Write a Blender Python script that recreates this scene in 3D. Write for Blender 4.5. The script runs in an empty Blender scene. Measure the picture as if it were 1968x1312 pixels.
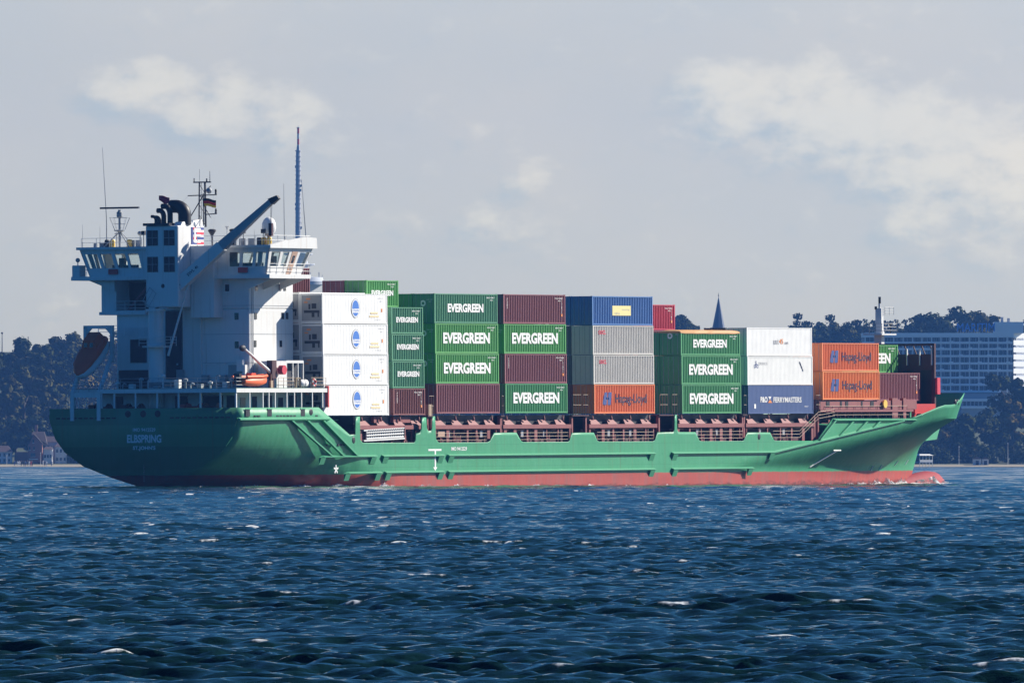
import bpy, bmesh, math, random
import numpy as np
from mathutils import Vector, Matrix, Euler

R = math.radians
scene = bpy.context.scene
col = scene.collection
random.seed(7)
rng = np.random.default_rng(11)

# ------------------------------------------------------------------ camera
CAM_H = 2.7
cam_d = bpy.data.cameras.new("camera")
cam_d.sensor_width = 36.0
cam_d.lens = 450.0
cam_d.clip_start = 1.0
cam_d.clip_end = 30000.0
cam = bpy.data.objects.new("camera", cam_d)
col.objects.link(cam)
cam.location = (0, 0, CAM_H)
cam.rotation_euler = (R(90) + math.atan(224.7 / 24600.0), 0, 0)
scene.camera = cam

# ------------------------------------------------------------------ sun, sky, exposure
SUN_AZ, SUN_EL = R(64.0), R(31.0)          # clockwise from the view direction, above the horizon
sun_d = bpy.data.lights.new("sun", 'SUN')
sun_d.energy = 5.0
sun_d.angle = R(0.53)
sun_d.color = (1.0, 0.93, 0.82)
sun = bpy.data.objects.new("sun", sun_d)
col.objects.link(sun)
sd = Vector((math.sin(SUN_AZ) * math.cos(SUN_EL), math.cos(SUN_AZ) * math.cos(SUN_EL), math.sin(SUN_EL)))
sun.rotation_euler = sd.to_track_quat('Z', 'Y').to_euler()
sun.location = (200, 900, 300)

scene.view_settings.view_transform = 'Standard'
scene.view_settings.look = 'None'
scene.view_settings.exposure = 0.72
scene.view_settings.gamma = 1.0
scene.view_settings.use_curve_mapping = False
scene.cycles.use_denoising = True
scene.cycles.max_bounces = 8
scene.cycles.transparent_max_bounces = 32
scene.cycles.volume_bounces = 1

SKY_STRENGTH = 0.062
world = bpy.data.worlds.new("World")
scene.world = world
world.use_nodes = True
wt = world.node_tree
wt.nodes.clear()


def wn(kind, **kw):
    n = wt.nodes.new(kind)
    for k, v in kw.items():
        setattr(n, k, v)
    return n


def wmath(op, a, b=None, c=None, clamp=False):
    n = wn('ShaderNodeMath', operation=op, use_clamp=clamp)
    for i, v in enumerate((a, b, c)):
        if v is None:
            continue
        if isinstance(v, (int, float)):
            n.inputs[i].default_value = v
        else:
            wt.links.new(v, n.inputs[i])
    return n.outputs[0]


sky = wn('ShaderNodeTexSky', sky_type='NISHITA', sun_disc=False)
sky.sun_elevation = SUN_EL
sky.sun_rotation = SUN_AZ
sky.altitude = 0
sky.air_density = 1.0
sky.dust_density = 0.6
sky.ozone_density = 1.6
tc = wn('ShaderNodeTexCoord')
sep = wn('ShaderNodeSeparateXYZ')
wt.links.new(tc.outputs['Generated'], sep.inputs[0])
azr = wmath('ARCTAN2', sep.outputs[0], sep.outputs[1])
AZ = wmath('MULTIPLY', azr, 57.29578)
EL = wmath('MULTIPLY', wmath('ARCSINE', sep.outputs[2]), 57.29578)


def cloud_bank(az0, el0, ra, re, tilt=0.0):
    """soft elliptical weight round a direction in degrees"""
    a = wmath('SUBTRACT', AZ, az0)
    e = wmath('SUBTRACT', wmath('SUBTRACT', EL, el0), wmath('MULTIPLY', a, tilt))
    a2 = wmath('POWER', wmath('ABSOLUTE', wmath('DIVIDE', a, ra)), 2.0)
    e2 = wmath('POWER', wmath('ABSOLUTE', wmath('DIVIDE', e, re)), 2.0)
    return wmath('SUBTRACT', 1.0, wmath('ADD', a2, e2), clamp=True)


n2 = wn('ShaderNodeTexNoise')
comb = wn('ShaderNodeCombineXYZ')
wt.links.new(AZ, comb.inputs[0])
wt.links.new(wmath('MULTIPLY', EL, 1.5), comb.inputs[1])
n2.inputs['Scale'].default_value = 0.8
n2.inputs['Detail'].default_value = 5.0
wt.links.new(comb.outputs[0], n2.inputs['Vector'])


def clouds(da, de):
    """cloud cover in the direction shifted by da, de degrees"""
    c_ = wn('ShaderNodeCombineXYZ')
    a, e = wmath('ADD', AZ, da), wmath('ADD', EL, de)
    wt.links.new(a, c_.inputs[0])
    wt.links.new(wmath('MULTIPLY', e, 1.5), c_.inputs[1])
    n1 = wn('ShaderNodeTexNoise')
    n1.inputs['Scale'].default_value = 4.2
    n1.inputs['Detail'].default_value = 8.0
    n1.inputs['Roughness'].default_value = 0.58
    n1.inputs['Distortion'].default_value = 0.15
    wt.links.new(c_.outputs[0], n1.inputs['Vector'])
    banks = None
    for az0, el0, ra, re, tilt, wgt in [(-1.62, 1.66, 0.34, 0.17, -0.1, 1), (-1.02, 1.56, 0.40, 0.20, -0.35, .95), (-1.3, 1.56, .6, .17, -.15, .8),
                                        (1.05, 1.62, 0.42, 0.26, -0.05, .95), (1.45, 1.56, 0.50, 0.34, -0.15, 1), (1.85, 1.42, 0.60, 0.36, -0.12, 1), (2.25, 1.36, 0.5, 0.32, -0.1, .95),
                                        (2.0, 1.12, 0.5, 0.28, -0.2, .75), (0.05, 1.30, 0.36, 0.16, -0.5, .42), (1.2, 1.38, .6, .14, -.1, .5), (-.1, 1.05, .7, .12, -.1, .4)]:
        x_ = wmath('SUBTRACT', a, az0)
        y_ = wmath('SUBTRACT', wmath('SUBTRACT', e, el0), wmath('MULTIPLY', x_, tilt))
        q = wmath('ADD', wmath('POWER', wmath('ABSOLUTE', wmath('DIVIDE', x_, ra)), 2.0), wmath('POWER', wmath('ABSOLUTE', wmath('DIVIDE', y_, re)), 2.0))
        b = wmath('MULTIPLY', wmath('SUBTRACT', 1.0, q, clamp=True), wgt)
        banks = b if banks is None else wmath('MAXIMUM', banks, b)
    banks = wmath('MAXIMUM', banks, wmath('MULTIPLY', wmath('GREATER_THAN', wmath('ABSOLUTE', AZ), 3.4), 0.4))
    d_ = wmath('ADD', wmath('MULTIPLY', banks, 0.8), wmath('MULTIPLY', wmath('SUBTRACT', n1.outputs['Fac'], 0.5), 2.0))
    r_ = wn('ShaderNodeMapRange', interpolation_type='SMOOTHSTEP')
    wt.links.new(d_, r_.inputs['Value'])
    r_.inputs['From Min'].default_value = 0.12
    r_.inputs['From Max'].default_value = 0.92
    return r_.outputs[0]


cloud = clouds(0.0, 0.0)
cshade = wmath('MULTIPLY', wmath('SUBTRACT', clouds(0.09, 0.07), wmath('MULTIPLY', cloud, 0.9), clamp=True), 0.9)
haze_veil = wn('ShaderNodeMapRange', interpolation_type='SMOOTHSTEP')
wt.links.new(n2.outputs['Fac'], haze_veil.inputs['Value'])
haze_veil.inputs['From Min'].default_value = 0.35
haze_veil.inputs['From Max'].default_value = 0.7
# the low sky of a hazy day: greyed and dimmed, clouds catch the light
lowf = wn('ShaderNodeMapRange', interpolation_type='SMOOTHSTEP')
wt.links.new(EL, lowf.inputs['Value'])
lowf.inputs['From Min'].default_value = 1.9
lowf.inputs['From Max'].default_value = 5.2
near_hor = wn('ShaderNodeMapRange', interpolation_type='SMOOTHSTEP')
wt.links.new(EL, near_hor.inputs['Value'])
near_hor.inputs['From Min'].default_value = 0.3
near_hor.inputs['From Max'].default_value = 2.0
band = wn('ShaderNodeMix', data_type='RGBA')
wt.links.new(near_hor.outputs[0], band.inputs['Factor'])
band.inputs['A'].default_value = (1.07, 1.18, 1.53, 1)
band.inputs['B'].default_value = (1.03, 1.02, 1.28, 1)
tint = wn('ShaderNodeMix', data_type='RGBA')
wt.links.new(band.outputs['Result'], tint.inputs['A'])
behind = wn('ShaderNodeMapRange', interpolation_type='SMOOTHSTEP')
wt.links.new(sep.outputs[1], behind.inputs['Value'])
behind.inputs['From Min'].default_value = 0.75
behind.inputs['From Max'].default_value = 0.05
wt.links.new(lowf.outputs[0], tint.inputs['Factor'])
highf = wn('ShaderNodeMapRange', interpolation_type='SMOOTHSTEP')
wt.links.new(EL, highf.inputs['Value'])
highf.inputs['From Min'].default_value = 9.0
highf.inputs['From Max'].default_value = 38.0
upper = wn('ShaderNodeMix', data_type='RGBA')
wt.links.new(highf.outputs[0], upper.inputs['Factor'])
upper.inputs['A'].default_value = (0.140, 0.385, 0.68, 1)
upper.inputs['B'].default_value = (0.050, 0.150, 0.33, 1)
wt.links.new(upper.outputs['Result'], tint.inputs['B'])
back = wn('ShaderNodeMix', data_type='RGBA')
wt.links.new(behind.outputs[0], back.inputs['Factor'])
wt.links.new(tint.outputs['Result'], back.inputs['A'])
back.inputs['B'].default_value = (0.078, 0.40, 0.88, 1)
mul = wn('ShaderNodeMix', data_type='RGBA', blend_type='MULTIPLY')
mul.inputs['Factor'].default_value = 1.0
wt.links.new(sky.outputs[0], mul.inputs['A'])
wt.links.new(back.outputs['Result'], mul.inputs['B'])
ctint = wn('ShaderNodeMix', data_type='RGBA')
wt.links.new(cloud, ctint.inputs['Factor'])
stint = wn('ShaderNodeMix', data_type='RGBA')
wt.links.new(cshade, stint.inputs['Factor'])
stint.inputs['A'].default_value = (1.0, 1.0, 1.0, 1)
stint.inputs['B'].default_value = (0.84, 0.93, 1.0, 1)
wt.links.new(stint.outputs['Result'], ctint.inputs['A'])
ctint.inputs['B'].default_value = (1.30, 1.24, 1.13, 1)
vtint = wn('ShaderNodeMix', data_type='RGBA')
wt.links.new(haze_veil.outputs[0], vtint.inputs['Factor'])
vtint.inputs['A'].default_value = (0.97, 0.985, 1.0, 1)
vtint.inputs['B'].default_value = (1.04, 1.02, 1.0, 1)
m2 = wn('ShaderNodeMix', data_type='RGBA', blend_type='MULTIPLY')
m2.inputs['Factor'].default_value = 1.0
wt.links.new(mul.outputs['Result'], m2.inputs['A'])
wt.links.new(ctint.outputs['Result'], m2.inputs['B'])
m3 = wn('ShaderNodeMix', data_type='RGBA', blend_type='MULTIPLY')
m3.inputs['Factor'].default_value = 1.0
wt.links.new(m2.outputs['Result'], m3.inputs['A'])
wt.links.new(vtint.outputs['Result'], m3.inputs['B'])
bg = wn('ShaderNodeBackground')
bg.inputs['Strength'].default_value = SKY_STRENGTH
wt.links.new(m3.outputs['Result'], bg.inputs['Color'])
out = wn('ShaderNodeOutputWorld')
wt.links.new(bg.outputs[0], out.inputs['Surface'])


# ------------------------------------------------------------------ materials
def mat(name, c, rough=0.55, metal=0.0, var=0.12, vscale=0.6, streak=0.0, streak_c=None, bump=0.0, spec=0.4, stretch=0.15):
    m = bpy.data.materials.new(name)
    m.use_nodes = True
    nt = m.node_tree
    p = nt.nodes['Principled BSDF']
    p.inputs['Roughness'].default_value = rough
    p.inputs['Metallic'].default_value = metal
    p.inputs['Specular IOR Level'].default_value = spec
    t = nt.nodes.new('ShaderNodeTexCoord')
    oi = nt.nodes.new('ShaderNodeObjectInfo')
    add = nt.nodes.new('ShaderNodeVectorMath')
    add.operation = 'MULTIPLY_ADD'
    nt.links.new(oi.outputs['Random'], add.inputs[0])
    add.inputs[1].default_value = (37.0, 53.0, 71.0)
    nt.links.new(t.outputs['Object'], add.inputs[2])
    n = nt.nodes.new('ShaderNodeTexNoise')
    n.inputs['Scale'].default_value = vscale
    n.inputs['Detail'].default_value = 5
    n.inputs['Roughness'].default_value = 0.6
    nt.links.new(add.outputs[0], n.inputs['Vector'])
    mx = nt.nodes.new('ShaderNodeMix')
    mx.data_type = 'RGBA'
    mx.inputs['A'].default_value = tuple(x * (1 - var) for x in c) + (1,)
    mx.inputs['B'].default_value = tuple(min(1, x * (1 + var)) for x in c) + (1,)
    nt.links.new(n.outputs['Fac'], mx.inputs['Factor'])
    last = mx.outputs['Result']
    if streak > 0:
        mp = nt.nodes.new('ShaderNodeMapping')
        mp.inputs['Scale'].default_value = (2.2, 2.2, stretch)
        nt.links.new(add.outputs[0], mp.inputs['Vector'])
        n2_ = nt.nodes.new('ShaderNodeTexNoise')
        n2_.inputs['Scale'].default_value = 1.3
        n2_.inputs['Detail'].default_value = 6
        n2_.inputs['Roughness'].default_value = 0.7
        nt.links.new(mp.outputs[0], n2_.inputs['Vector'])
        mr = nt.nodes.new('ShaderNodeMapRange')
        mr.inputs['From Min'].default_value = 0.55
        mr.inputs['From Max'].default_value = 0.78
        mr.inputs['To Max'].default_value = streak
        nt.links.new(n2_.outputs['Fac'], mr.inputs['Value'])
        m2_ = nt.nodes.new('ShaderNodeMix')
        m2_.data_type = 'RGBA'
        nt.links.new(mr.outputs[0], m2_.inputs['Factor'])
        nt.links.new(last, m2_.inputs['A'])
        m2_.inputs['B'].default_value = tuple(streak_c or (0.2, 0.1, 0.05)) + (1,)
        last = m2_.outputs['Result']
    nt.links.new(last, p.inputs['Base Color'])
    if bump > 0:
        bn = nt.nodes.new('ShaderNodeBump')
        bn.inputs['Distance'].default_value = bump
        bn.inputs['Strength'].default_value = 0.6
        nt.links.new(n.outputs['Fac'], bn.inputs['Height'])
        nt.links.new(bn.outputs[0], p.inputs['Normal'])
    return m


RUST = (0.20, 0.085, 0.035)
GRIME = (0.12, 0.11, 0.10)
M = dict(
    white=mat('white_paint', (0.72, 0.72, 0.70), 0.5, var=0.07, streak=0.5, streak_c=(0.40, 0.29, 0.19), stretch=0.08),
    white_clean=mat('white_clean', (0.80, 0.80, 0.78), 0.5, var=0.03),
    unitgrey=mat('unit_grey', (0.30, 0.31, 0.32), 0.55, var=0.12, vscale=1.5, streak=.3, streak_c=(.2, .17, .13)),
    grey=mat('grey_paint', (0.34, 0.36, 0.37), 0.5, streak=0.3, streak_c=GRIME),
    dark=mat('dark_steel', (0.035, 0.036, 0.042), 0.6),
    black=mat('black_paint', (0.014, 0.014, 0.016), 0.5),
    dark_fitting_shade=mat('dark_fitting_and_shade', (0.030, 0.035, 0.045), 0.7),  # dark colour of fittings, also paints shade into recess panels
    glass=mat('dark_glass', (0.012, 0.018, 0.024), 0.08, spec=0.7),
    sky_pane=mat('pale_sky_pane', (0.50, 0.58, 0.58), 0.12, var=0.15, vscale=2.0, spec=0.6),  # unused; pale colour paints sky brightness into window panes
    deckred=mat('maroon_deck_paint', (0.25, 0.080, 0.078), 0.6, var=0.2, vscale=1.2, streak=0.4, streak_c=(0.12, 0.05, 0.035)),
    deckdark=mat('dark_maroon_paint', (0.075, 0.025, 0.030), 0.65, var=0.2, streak=0.3, streak_c=(0.03, 0.02, 0.02)),
    deckgreen=mat('green_deck_paint', (0.05, 0.16, 0.10), 0.7),
    railtan=mat('weathered_railing', (0.42, 0.30, 0.20), 0.6, var=0.25, vscale=2),
    yellow=mat('yellow_paint', (0.75, 0.50, 0.08), 0.5),
    orange_boat=mat('orange_boat_paint', (0.80, 0.15, 0.04), 0.45, var=0.1),
    red_boat=mat('red_lifeboat_paint', (0.85, 0.11, 0.04), 0.4, var=0.1),
    red=mat('red_paint', (0.55, 0.05, 0.045), 0.5),
    letter_white=mat('white_lettering', (0.80, 0.80, 0.78), 0.55, var=0.04),
    letter_blue=mat('blue_lettering', (0.035, 0.07, 0.24), 0.5),
    letter_navy=mat('navy_lettering', (0.018, 0.02, 0.06), 0.5),
    letter_red=mat('red_lettering', (0.62, 0.03, 0.06), 0.5),
    letter_orange=mat('orange_lettering', (0.75, 0.25, 0.05), 0.5),
    letter_grey=mat('grey_lettering', (0.30, 0.31, 0.34), 0.5),
    sticker_blue=mat('blue_sticker', (0.06, 0.19, 0.58), 0.45, var=0.06),
    sticker_yellow=mat('yellow_sticker', (0.78, 0.68, 0.30), 0.5, var=0.06),
    sticker_tan=mat('faded_yellow_print', (0.80, 0.66, 0.40), 0.6),
    tan=mat('tan_door', (0.45, 0.30, 0.22), 0.5),
    rope=mat('rope', (0.35, 0.28, 0.18), 0.9),
    flag_black=mat('flag_black', (0.01, 0.01, 0.012), 0.8),
    flag_red=mat('flag_red', (0.62, 0.02, 0.02), 0.8),
    flag_gold=mat('flag_gold', (0.85, 0.52, 0.02), 0.8),
    pennant=mat('pennant_red', (0.85, 0.03, 0.07), 0.8),
    fun_blue=mat('funnel_blue', (0.03, 0.05, 0.22), 0.5),
    fun_red=mat('funnel_red', (0.60, 0.04, 0.07), 0.5),
)

CC = dict(
    green=(0.070, 0.290, 0.110), green2=(0.075, 0.250, 0.135), maroon=(0.225, 0.075, 0.085), brown=(0.185, 0.055, 0.050),
    white=(0.80, 0.80, 0.78), ltgrey=(0.58, 0.56, 0.52), blue=(0.075, 0.185, 0.42), orange=(0.74, 0.20, 0.065),
    orange2=(0.76, 0.23, 0.06), navy=(0.045, 0.085, 0.22), red=(0.50, 0.045, 0.075), plain=(0.78, 0.78, 0.75), dkgrey=(0.10, 0.11, 0.11),
    rust=(0.20, 0.085, 0.06), lime=(0.105, 0.350, 0.095))
CM = {k: mat('container_' + k, v, 0.5, var=0.14, vscale=0.9,
             streak=(0.16 if k in ('white', 'plain', 'ltgrey') else 0.30),
             streak_c=((0.50, 0.42, 0.32) if k in ('white', 'plain', 'ltgrey') else (v[0] * 0.5 + 0.03, v[1] * 0.5 + 0.02, v[2] * 0.5 + 0.015)))
      for k, v in CC.items()}


def hull_material():
    m = bpy.data.materials.new('hull_paint')
    m.use_nodes = True
    nt = m.node_tree
    p = nt.nodes['Principled BSDF']
    p.inputs['Roughness'].default_value = 0.45
    p.inputs['Specular IOR Level'].default_value = 0.22
    L = nt.links.new
    t = nt.nodes.new('ShaderNodeTexCoord')
    s = nt.nodes.new('ShaderNodeSeparateXYZ')
    L(t.outputs['Object'], s.inputs[0])

    def noise(scale, sc3, detail=5, rough=0.6):
        mp = nt.nodes.new('ShaderNodeMapping')
        mp.inputs['Scale'].default_value = sc3
        L(t.outputs['Object'], mp.inputs['Vector'])
        n = nt.nodes.new('ShaderNodeTexNoise')
        n.inputs['Scale'].default_value = scale
        n.inputs['Detail'].default_value = detail
        n.inputs['Roughness'].default_value = rough
        L(mp.outputs[0], n.inputs['Vector'])
        return n.outputs['Fac']

    def mr(v, a, b, c=0.0, d=1.0):
        n = nt.nodes.new('ShaderNodeMapRange')
        n.inputs['From Min'].default_value = a
        n.inputs['From Max'].default_value = b
        n.inputs['To Min'].default_value = c
        n.inputs['To Max'].default_value = d
        L(v, n.inputs['Value'])
        return n.outputs[0]

    def mixc(f, a, b):
        n = nt.nodes.new('ShaderNodeMix')
        n.data_type = 'RGBA'
        L(f, n.inputs['Factor'])
        for k, v in (('A', a), ('B', b)):
            if isinstance(v, tuple):
                n.inputs[k].default_value = v + (1,)
            else:
                L(v, n.inputs[k])
        return n.outputs['Result']

    def ma(op, a, b):
        n = nt.nodes.new('ShaderNodeMath')
        n.operation = op
        n.use_clamp = False
        for i, v in enumerate((a, b)):
            if isinstance(v, (int, float)):
                n.inputs[i].default_value = v
            else:
                L(v, n.inputs[i])
        return n.outputs[0]

    broad = noise(0.12, (1, 1, 2.0))
    streaks = noise(0.8, (1.6, 1.6, 0.14), 7, 0.7)
    fine = noise(1.6, (0.35, 1, 1.4), 6, 0.65)
    green = mixc(broad, (0.044, 0.265, 0.128), (0.072, 0.330, 0.172))
    green = mixc(mr(streaks, 0.52, 0.80, 0, 0.35), green, (0.12, 0.36, 0.24))
    green = mixc(mr(fine, 0.58, 0.78, 0, 0.42), green, (0.030, 0.19, 0.11))
    # plate seams
    cb = nt.nodes.new('ShaderNodeCombineXYZ')
    L(s.outputs[0], cb.inputs[0]); L(s.outputs[2], cb.inputs[1])
    bk = nt.nodes.new('ShaderNodeTexBrick')
    L(cb.outputs[0], bk.inputs['Vector'])
    bk.inputs['Scale'].default_value = 1.0
    bk.inputs['Brick Width'].default_value = 9.0
    bk.inputs['Row Height'].default_value = 2.1
    bk.inputs['Mortar Size'].default_value = 0.022
    bk.inputs['Mortar Smooth'].default_value = 0.3
    bk.inputs['Color1'].default_value = (0, 0, 0, 1); bk.inputs['Color2'].default_value = (0.02, 0.02, 0.02, 1); bk.inputs['Mortar'].default_value = (1, 1, 1, 1)
    green = mixc(ma('MULTIPLY', bk.outputs['Color'], 0.38), green, (0.025, 0.15, 0.085))
    runs = noise(0.55, (3.2, 3.2, 0.05), 4, 0.6)
    green = mixc(mr(runs, 0.58, 0.78, 0, 0.55), green, (0.11, 0.13, 0.06))
    red = mixc(noise(0.5, (0.5, 1, 1.5)), (0.35, 0.052, 0.040), (0.45, 0.095, 0.070))
    red = mixc(mr(streaks, 0.47, 0.70, 0, 0.75), red, (0.24, 0.11, 0.10))
    # marine growth near the waterline and scuffed paint edge
    wl = ma('ADD', s.outputs[2], ma('MULTIPLY', ma('SUBTRACT', fine, 0.5), 1.6))
    red = mixc(mr(wl, -0.15, 0.22, 0.85, 0.0), red, (0.085, 0.03, 0.025))
    edge = ma('ADD', s.outputs[2], ma('MULTIPLY', ma('SUBTRACT', noise(0.9, (1, 1, 1), 6, 0.7), 0.5), 0.22))
    edge = ma('ADD', edge, ma('MULTIPLY', s.outputs[0], 0.0030))
    L(mixc(mr(edge, 1.46, 1.56), red, green), p.inputs['Base Color'])
    n = nt.nodes.new('ShaderNodeBump')
    n.inputs['Distance'].default_value = 0.12
    n.inputs['Strength'].default_value = 0.5
    L(noise(0.55, (1, 1, 0.5), 2), n.inputs['Height'])
    L(n.outputs[0], p.inputs['Normal'])
    return m


M['hull'] = hull_material()
M['hullgreen'] = mat('green_hull_trim', (0.064, 0.33, 0.170), 0.5, var=0.12, vscale=0.8, streak=0.6, streak_c=(0.14, 0.16, 0.08))


# ------------------------------------------------------------------ mesh helpers
class MB:
    def __init__(self):
        self.v, self.f, self.m = [], [], []

    def add(self, vs, fs, m=0):
        o = len(self.v)
        self.v.extend([tuple(p) for p in vs])
        self.f.extend([tuple(i + o for i in f) for f in fs])
        self.m.extend([m] * len(fs))
        return self

    def box(self, x0, x1, y0, y1, z0, z1, m=0):
        x0, x1 = sorted((x0, x1)); y0, y1 = sorted((y0, y1)); z0, z1 = sorted((z0, z1))
        v = [(x, y, z) for z in (z0, z1) for y in (y0, y1) for x in (x0, x1)]
        return self.add(v, [(0, 2, 3, 1), (4, 5, 7, 6), (0, 1, 5, 4), (2, 6, 7, 3), (0, 4, 6, 2), (1, 3, 7, 5)], m)

    def hexa(self, b, t, m=0):
        """bottom and top quads, same winding"""
        return self.add(list(b) + list(t), [(3, 2, 1, 0), (4, 5, 6, 7), (0, 1, 5, 4), (1, 2, 6, 5), (2, 3, 7, 6), (3, 0, 4, 7)], m)

    def prism(self, pts, vec, m=0):
        n = len(pts)
        vec = Vector(vec)
        v = [Vector(p) for p in pts] + [Vector(p) + vec for p in pts]
        return self.add(v, [tuple(range(n))[::-1], tuple(range(n, 2 * n))] + [(i, (i + 1) % n, n + (i + 1) % n, n + i) for i in range(n)], m)

    def tube(self, p0, p1, r=0.03, r1=None, n=6, m=0):
        p0, p1 = Vector(p0), Vector(p1)
        r1 = r if r1 is None else r1
        d = (p1 - p0)
        if d.length < 1e-6:
            return self
        d.normalize()
        a = d.orthogonal().normalized()
        b = d.cross(a)
        v = []
        for p, rr in ((p0, r), (p1, r1)):
            for i in range(n):
                t = 2 * math.pi * i / n
                v.append(p + (a * math.cos(t) + b * math.sin(t)) * rr)
        return self.add(v, [tuple(range(n))[::-1], tuple(range(n, 2 * n))] + [(i, (i + 1) % n, n + (i + 1) % n, n + i) for i in range(n)], m)

    def path(self, pts, r=0.03, n=6, m=0, radii=None):
        """one swept tube through the points"""
        pts = [Vector(p) for p in pts]
        v = []
        up = None
        for k, p in enumerate(pts):
            d = (pts[min(k + 1, len(pts) - 1)] - pts[max(k - 1, 0)]).normalized()
            if up is None:
                up = d.orthogonal().normalized()
            a = (up - d * up.dot(d)).normalized()
            up = a
            b = d.cross(a)
            rr = radii[k] if radii else r
            for i in range(n):
                t = 2 * math.pi * i / n
                v.append(p + (a * math.cos(t) + b * math.sin(t)) * rr)
        K = len(pts)
        fs = [tuple(range(n))[::-1], tuple(range((K - 1) * n, K * n))]
        for k in range(K - 1):
            for i in range(n):
                j = (i + 1) % n
                fs.append((k * n + i, k * n + j, (k + 1) * n + j, (k + 1) * n + i))
        return self.add(v, fs, m)

    def lathe(self, prof, c=(0, 0, 0), n=16, m=0):
        v = []
        for r, z in prof:
            for i in range(n):
                t = 2 * math.pi * i / n
                v.append((c[0] + r * math.cos(t), c[1] + r * math.sin(t), c[2] + z))
        K = len(prof)
        fs = [tuple(range(n))[::-1], tuple(range((K - 1) * n, K * n))]
        for k in range(K - 1):
            for i in range(n):
                j = (i + 1) % n
                fs.append((k * n + i, k * n + j, (k + 1) * n + j, (k + 1) * n + i))
        return self.add(v, fs, m)

    def ball(self, c, rx, ry=None, rz=None, n=14, k=9, m=0):
        ry = rx if ry is None else ry
        rz = rx if rz is None else rz
        prof = [(math.sin(math.pi * i / k), -math.cos(math.pi * i / k)) for i in range(k + 1)]
        o = len(self.v)
        self.lathe([(max(r, 0.01), z) for r, z in prof], (0, 0, 0), n, m)
        for i in range(o, len(self.v)):
            x, y, z = self.v[i]
            self.v[i] = (c[0] + x * rx, c[1] + y * ry, c[2] + z * rz)
        return self

    def quad(self, a, b, c, d, m=0):
        return self.add([a, b, c, d], [(0, 1, 2, 3)], m)

    def xform(self, mx, start=0):
        for i in range(start, len(self.v)):
            self.v[i] = tuple(mx @ Vector(self.v[i]))
        return self

    def mesh(self, name, mats, smooth=None, recalc=True):
        me = bpy.data.meshes.new(name)
        me.from_pydata(self.v, [], self.f)
        mats = mats if isinstance(mats, (list, tuple)) else [mats]
        for x in mats:
            me.materials.append(x)
        me.polygons.foreach_set('material_index', self.m)
        if recalc:
            bm = bmesh.new()
            bm.from_mesh(me)
            bmesh.ops.recalc_face_normals(bm, faces=bm.faces)
            bm.to_mesh(me)
            bm.free()
        if smooth:
            me.polygons.foreach_set('use_smooth', [True] * len(me.polygons))
            me.set_sharp_from_angle(angle=R(smooth))
        me.update()
        return me

    def build(self, name, mats, parent=None, smooth=None, recalc=True, loc=None):
        o = bpy.data.objects.new(name, self.mesh(name, mats, smooth, recalc))
        col.objects.link(o)
        if parent is not None:
            o.parent = parent
        if loc is not None:
            o.location = loc
        return o


def link(name, me, parent=None, loc=(0, 0, 0)):
    o = bpy.data.objects.new(name, me)
    col.objects.link(o)
    o.parent = parent
    o.location = loc
    return o


def tag(o, label=None, cat=None, group=None, kind=None):
    for k, v in (('label', label), ('category', cat), ('group', group), ('kind', kind)):
        if v:
            o[k] = v
    return o


def empty(name, mw=None, loc=None):
    o = bpy.data.objects.new(name, None)
    o.empty_display_size = 0.5
    col.objects.link(o)
    if mw is not None:
        o.matrix_world = mw
    if loc is not None:
        o.location = loc
    return o


_text_cache = {}


def text_raw(s, bold):
    k = (s, bold)
    if k not in _text_cache:
        cu = bpy.data.curves.new('t', 'FONT')
        cu.body = s
        cu.offset = bold
        cu.resolution_u = 3
        ob = bpy.data.objects.new('t', cu)
        col.objects.link(ob)
        dg = bpy.context.evaluated_depsgraph_get()
        me = bpy.data.meshes.new_from_object(ob.evaluated_get(dg))
        v = np.array([p.co[:] for p in me.vertices])
        f = [tuple(p.vertices) for p in me.polygons]
        bpy.data.objects.remove(ob)
        bpy.data.curves.remove(cu)
        bpy.data.meshes.remove(me)
        v[:, 0] -= v[:, 0].min(); v[:, 1] -= v[:, 1].min()
        _text_cache[k] = (v, f)
    return _text_cache[k]


def add_text(mb, s, cx, cz, w, h, place, bold=0.0, m=0):
    """lettering w x h centred on (cx, cz) of a plane; place(u, v) gives the point"""
    v, f = text_raw(s, bold)
    W, H = v[:, 0].max(), v[:, 1].max()
    if w is None:
        w = W * h / H
    pts = [place(cx + (p[0] / W - 0.5) * w, cz + (p[1] / H - 0.5) * h) for p in v]
    mb.add(pts, f, m)
    return mb


# ------------------------------------------------------------------ the ship's frame: X forward, Y port, Z up from her waterline
TH = R(29.9)
TRIM, LIST = R(0.30), R(0.25)
fw = Vector((math.sin(TH), math.cos(TH), 0))
pt = Vector((-math.cos(TH), math.sin(TH), 0))
base = Matrix(((fw.x, pt.x, 0, -34.8), (fw.y, pt.y, 0, 1207.9), (0, 0, 1, 0), (0, 0, 0, 1)))
SHIP = (base @ Matrix.Rotation(-LIST, 4, 'X') @ Matrix.Translation((80, 0, 0)) @ Matrix.Rotation(-TRIM, 4, 'Y') @ Matrix.Translation((-80, 0, 0)))


def at(x, y, z):
    return SHIP @ Matrix.Translation((x, y, z))


ship = empty('container_ship', SHIP)
tag(ship, 'green hulled container ship with white bridge block, loaded with stacked containers', 'ship')
HB = 10.5


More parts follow.
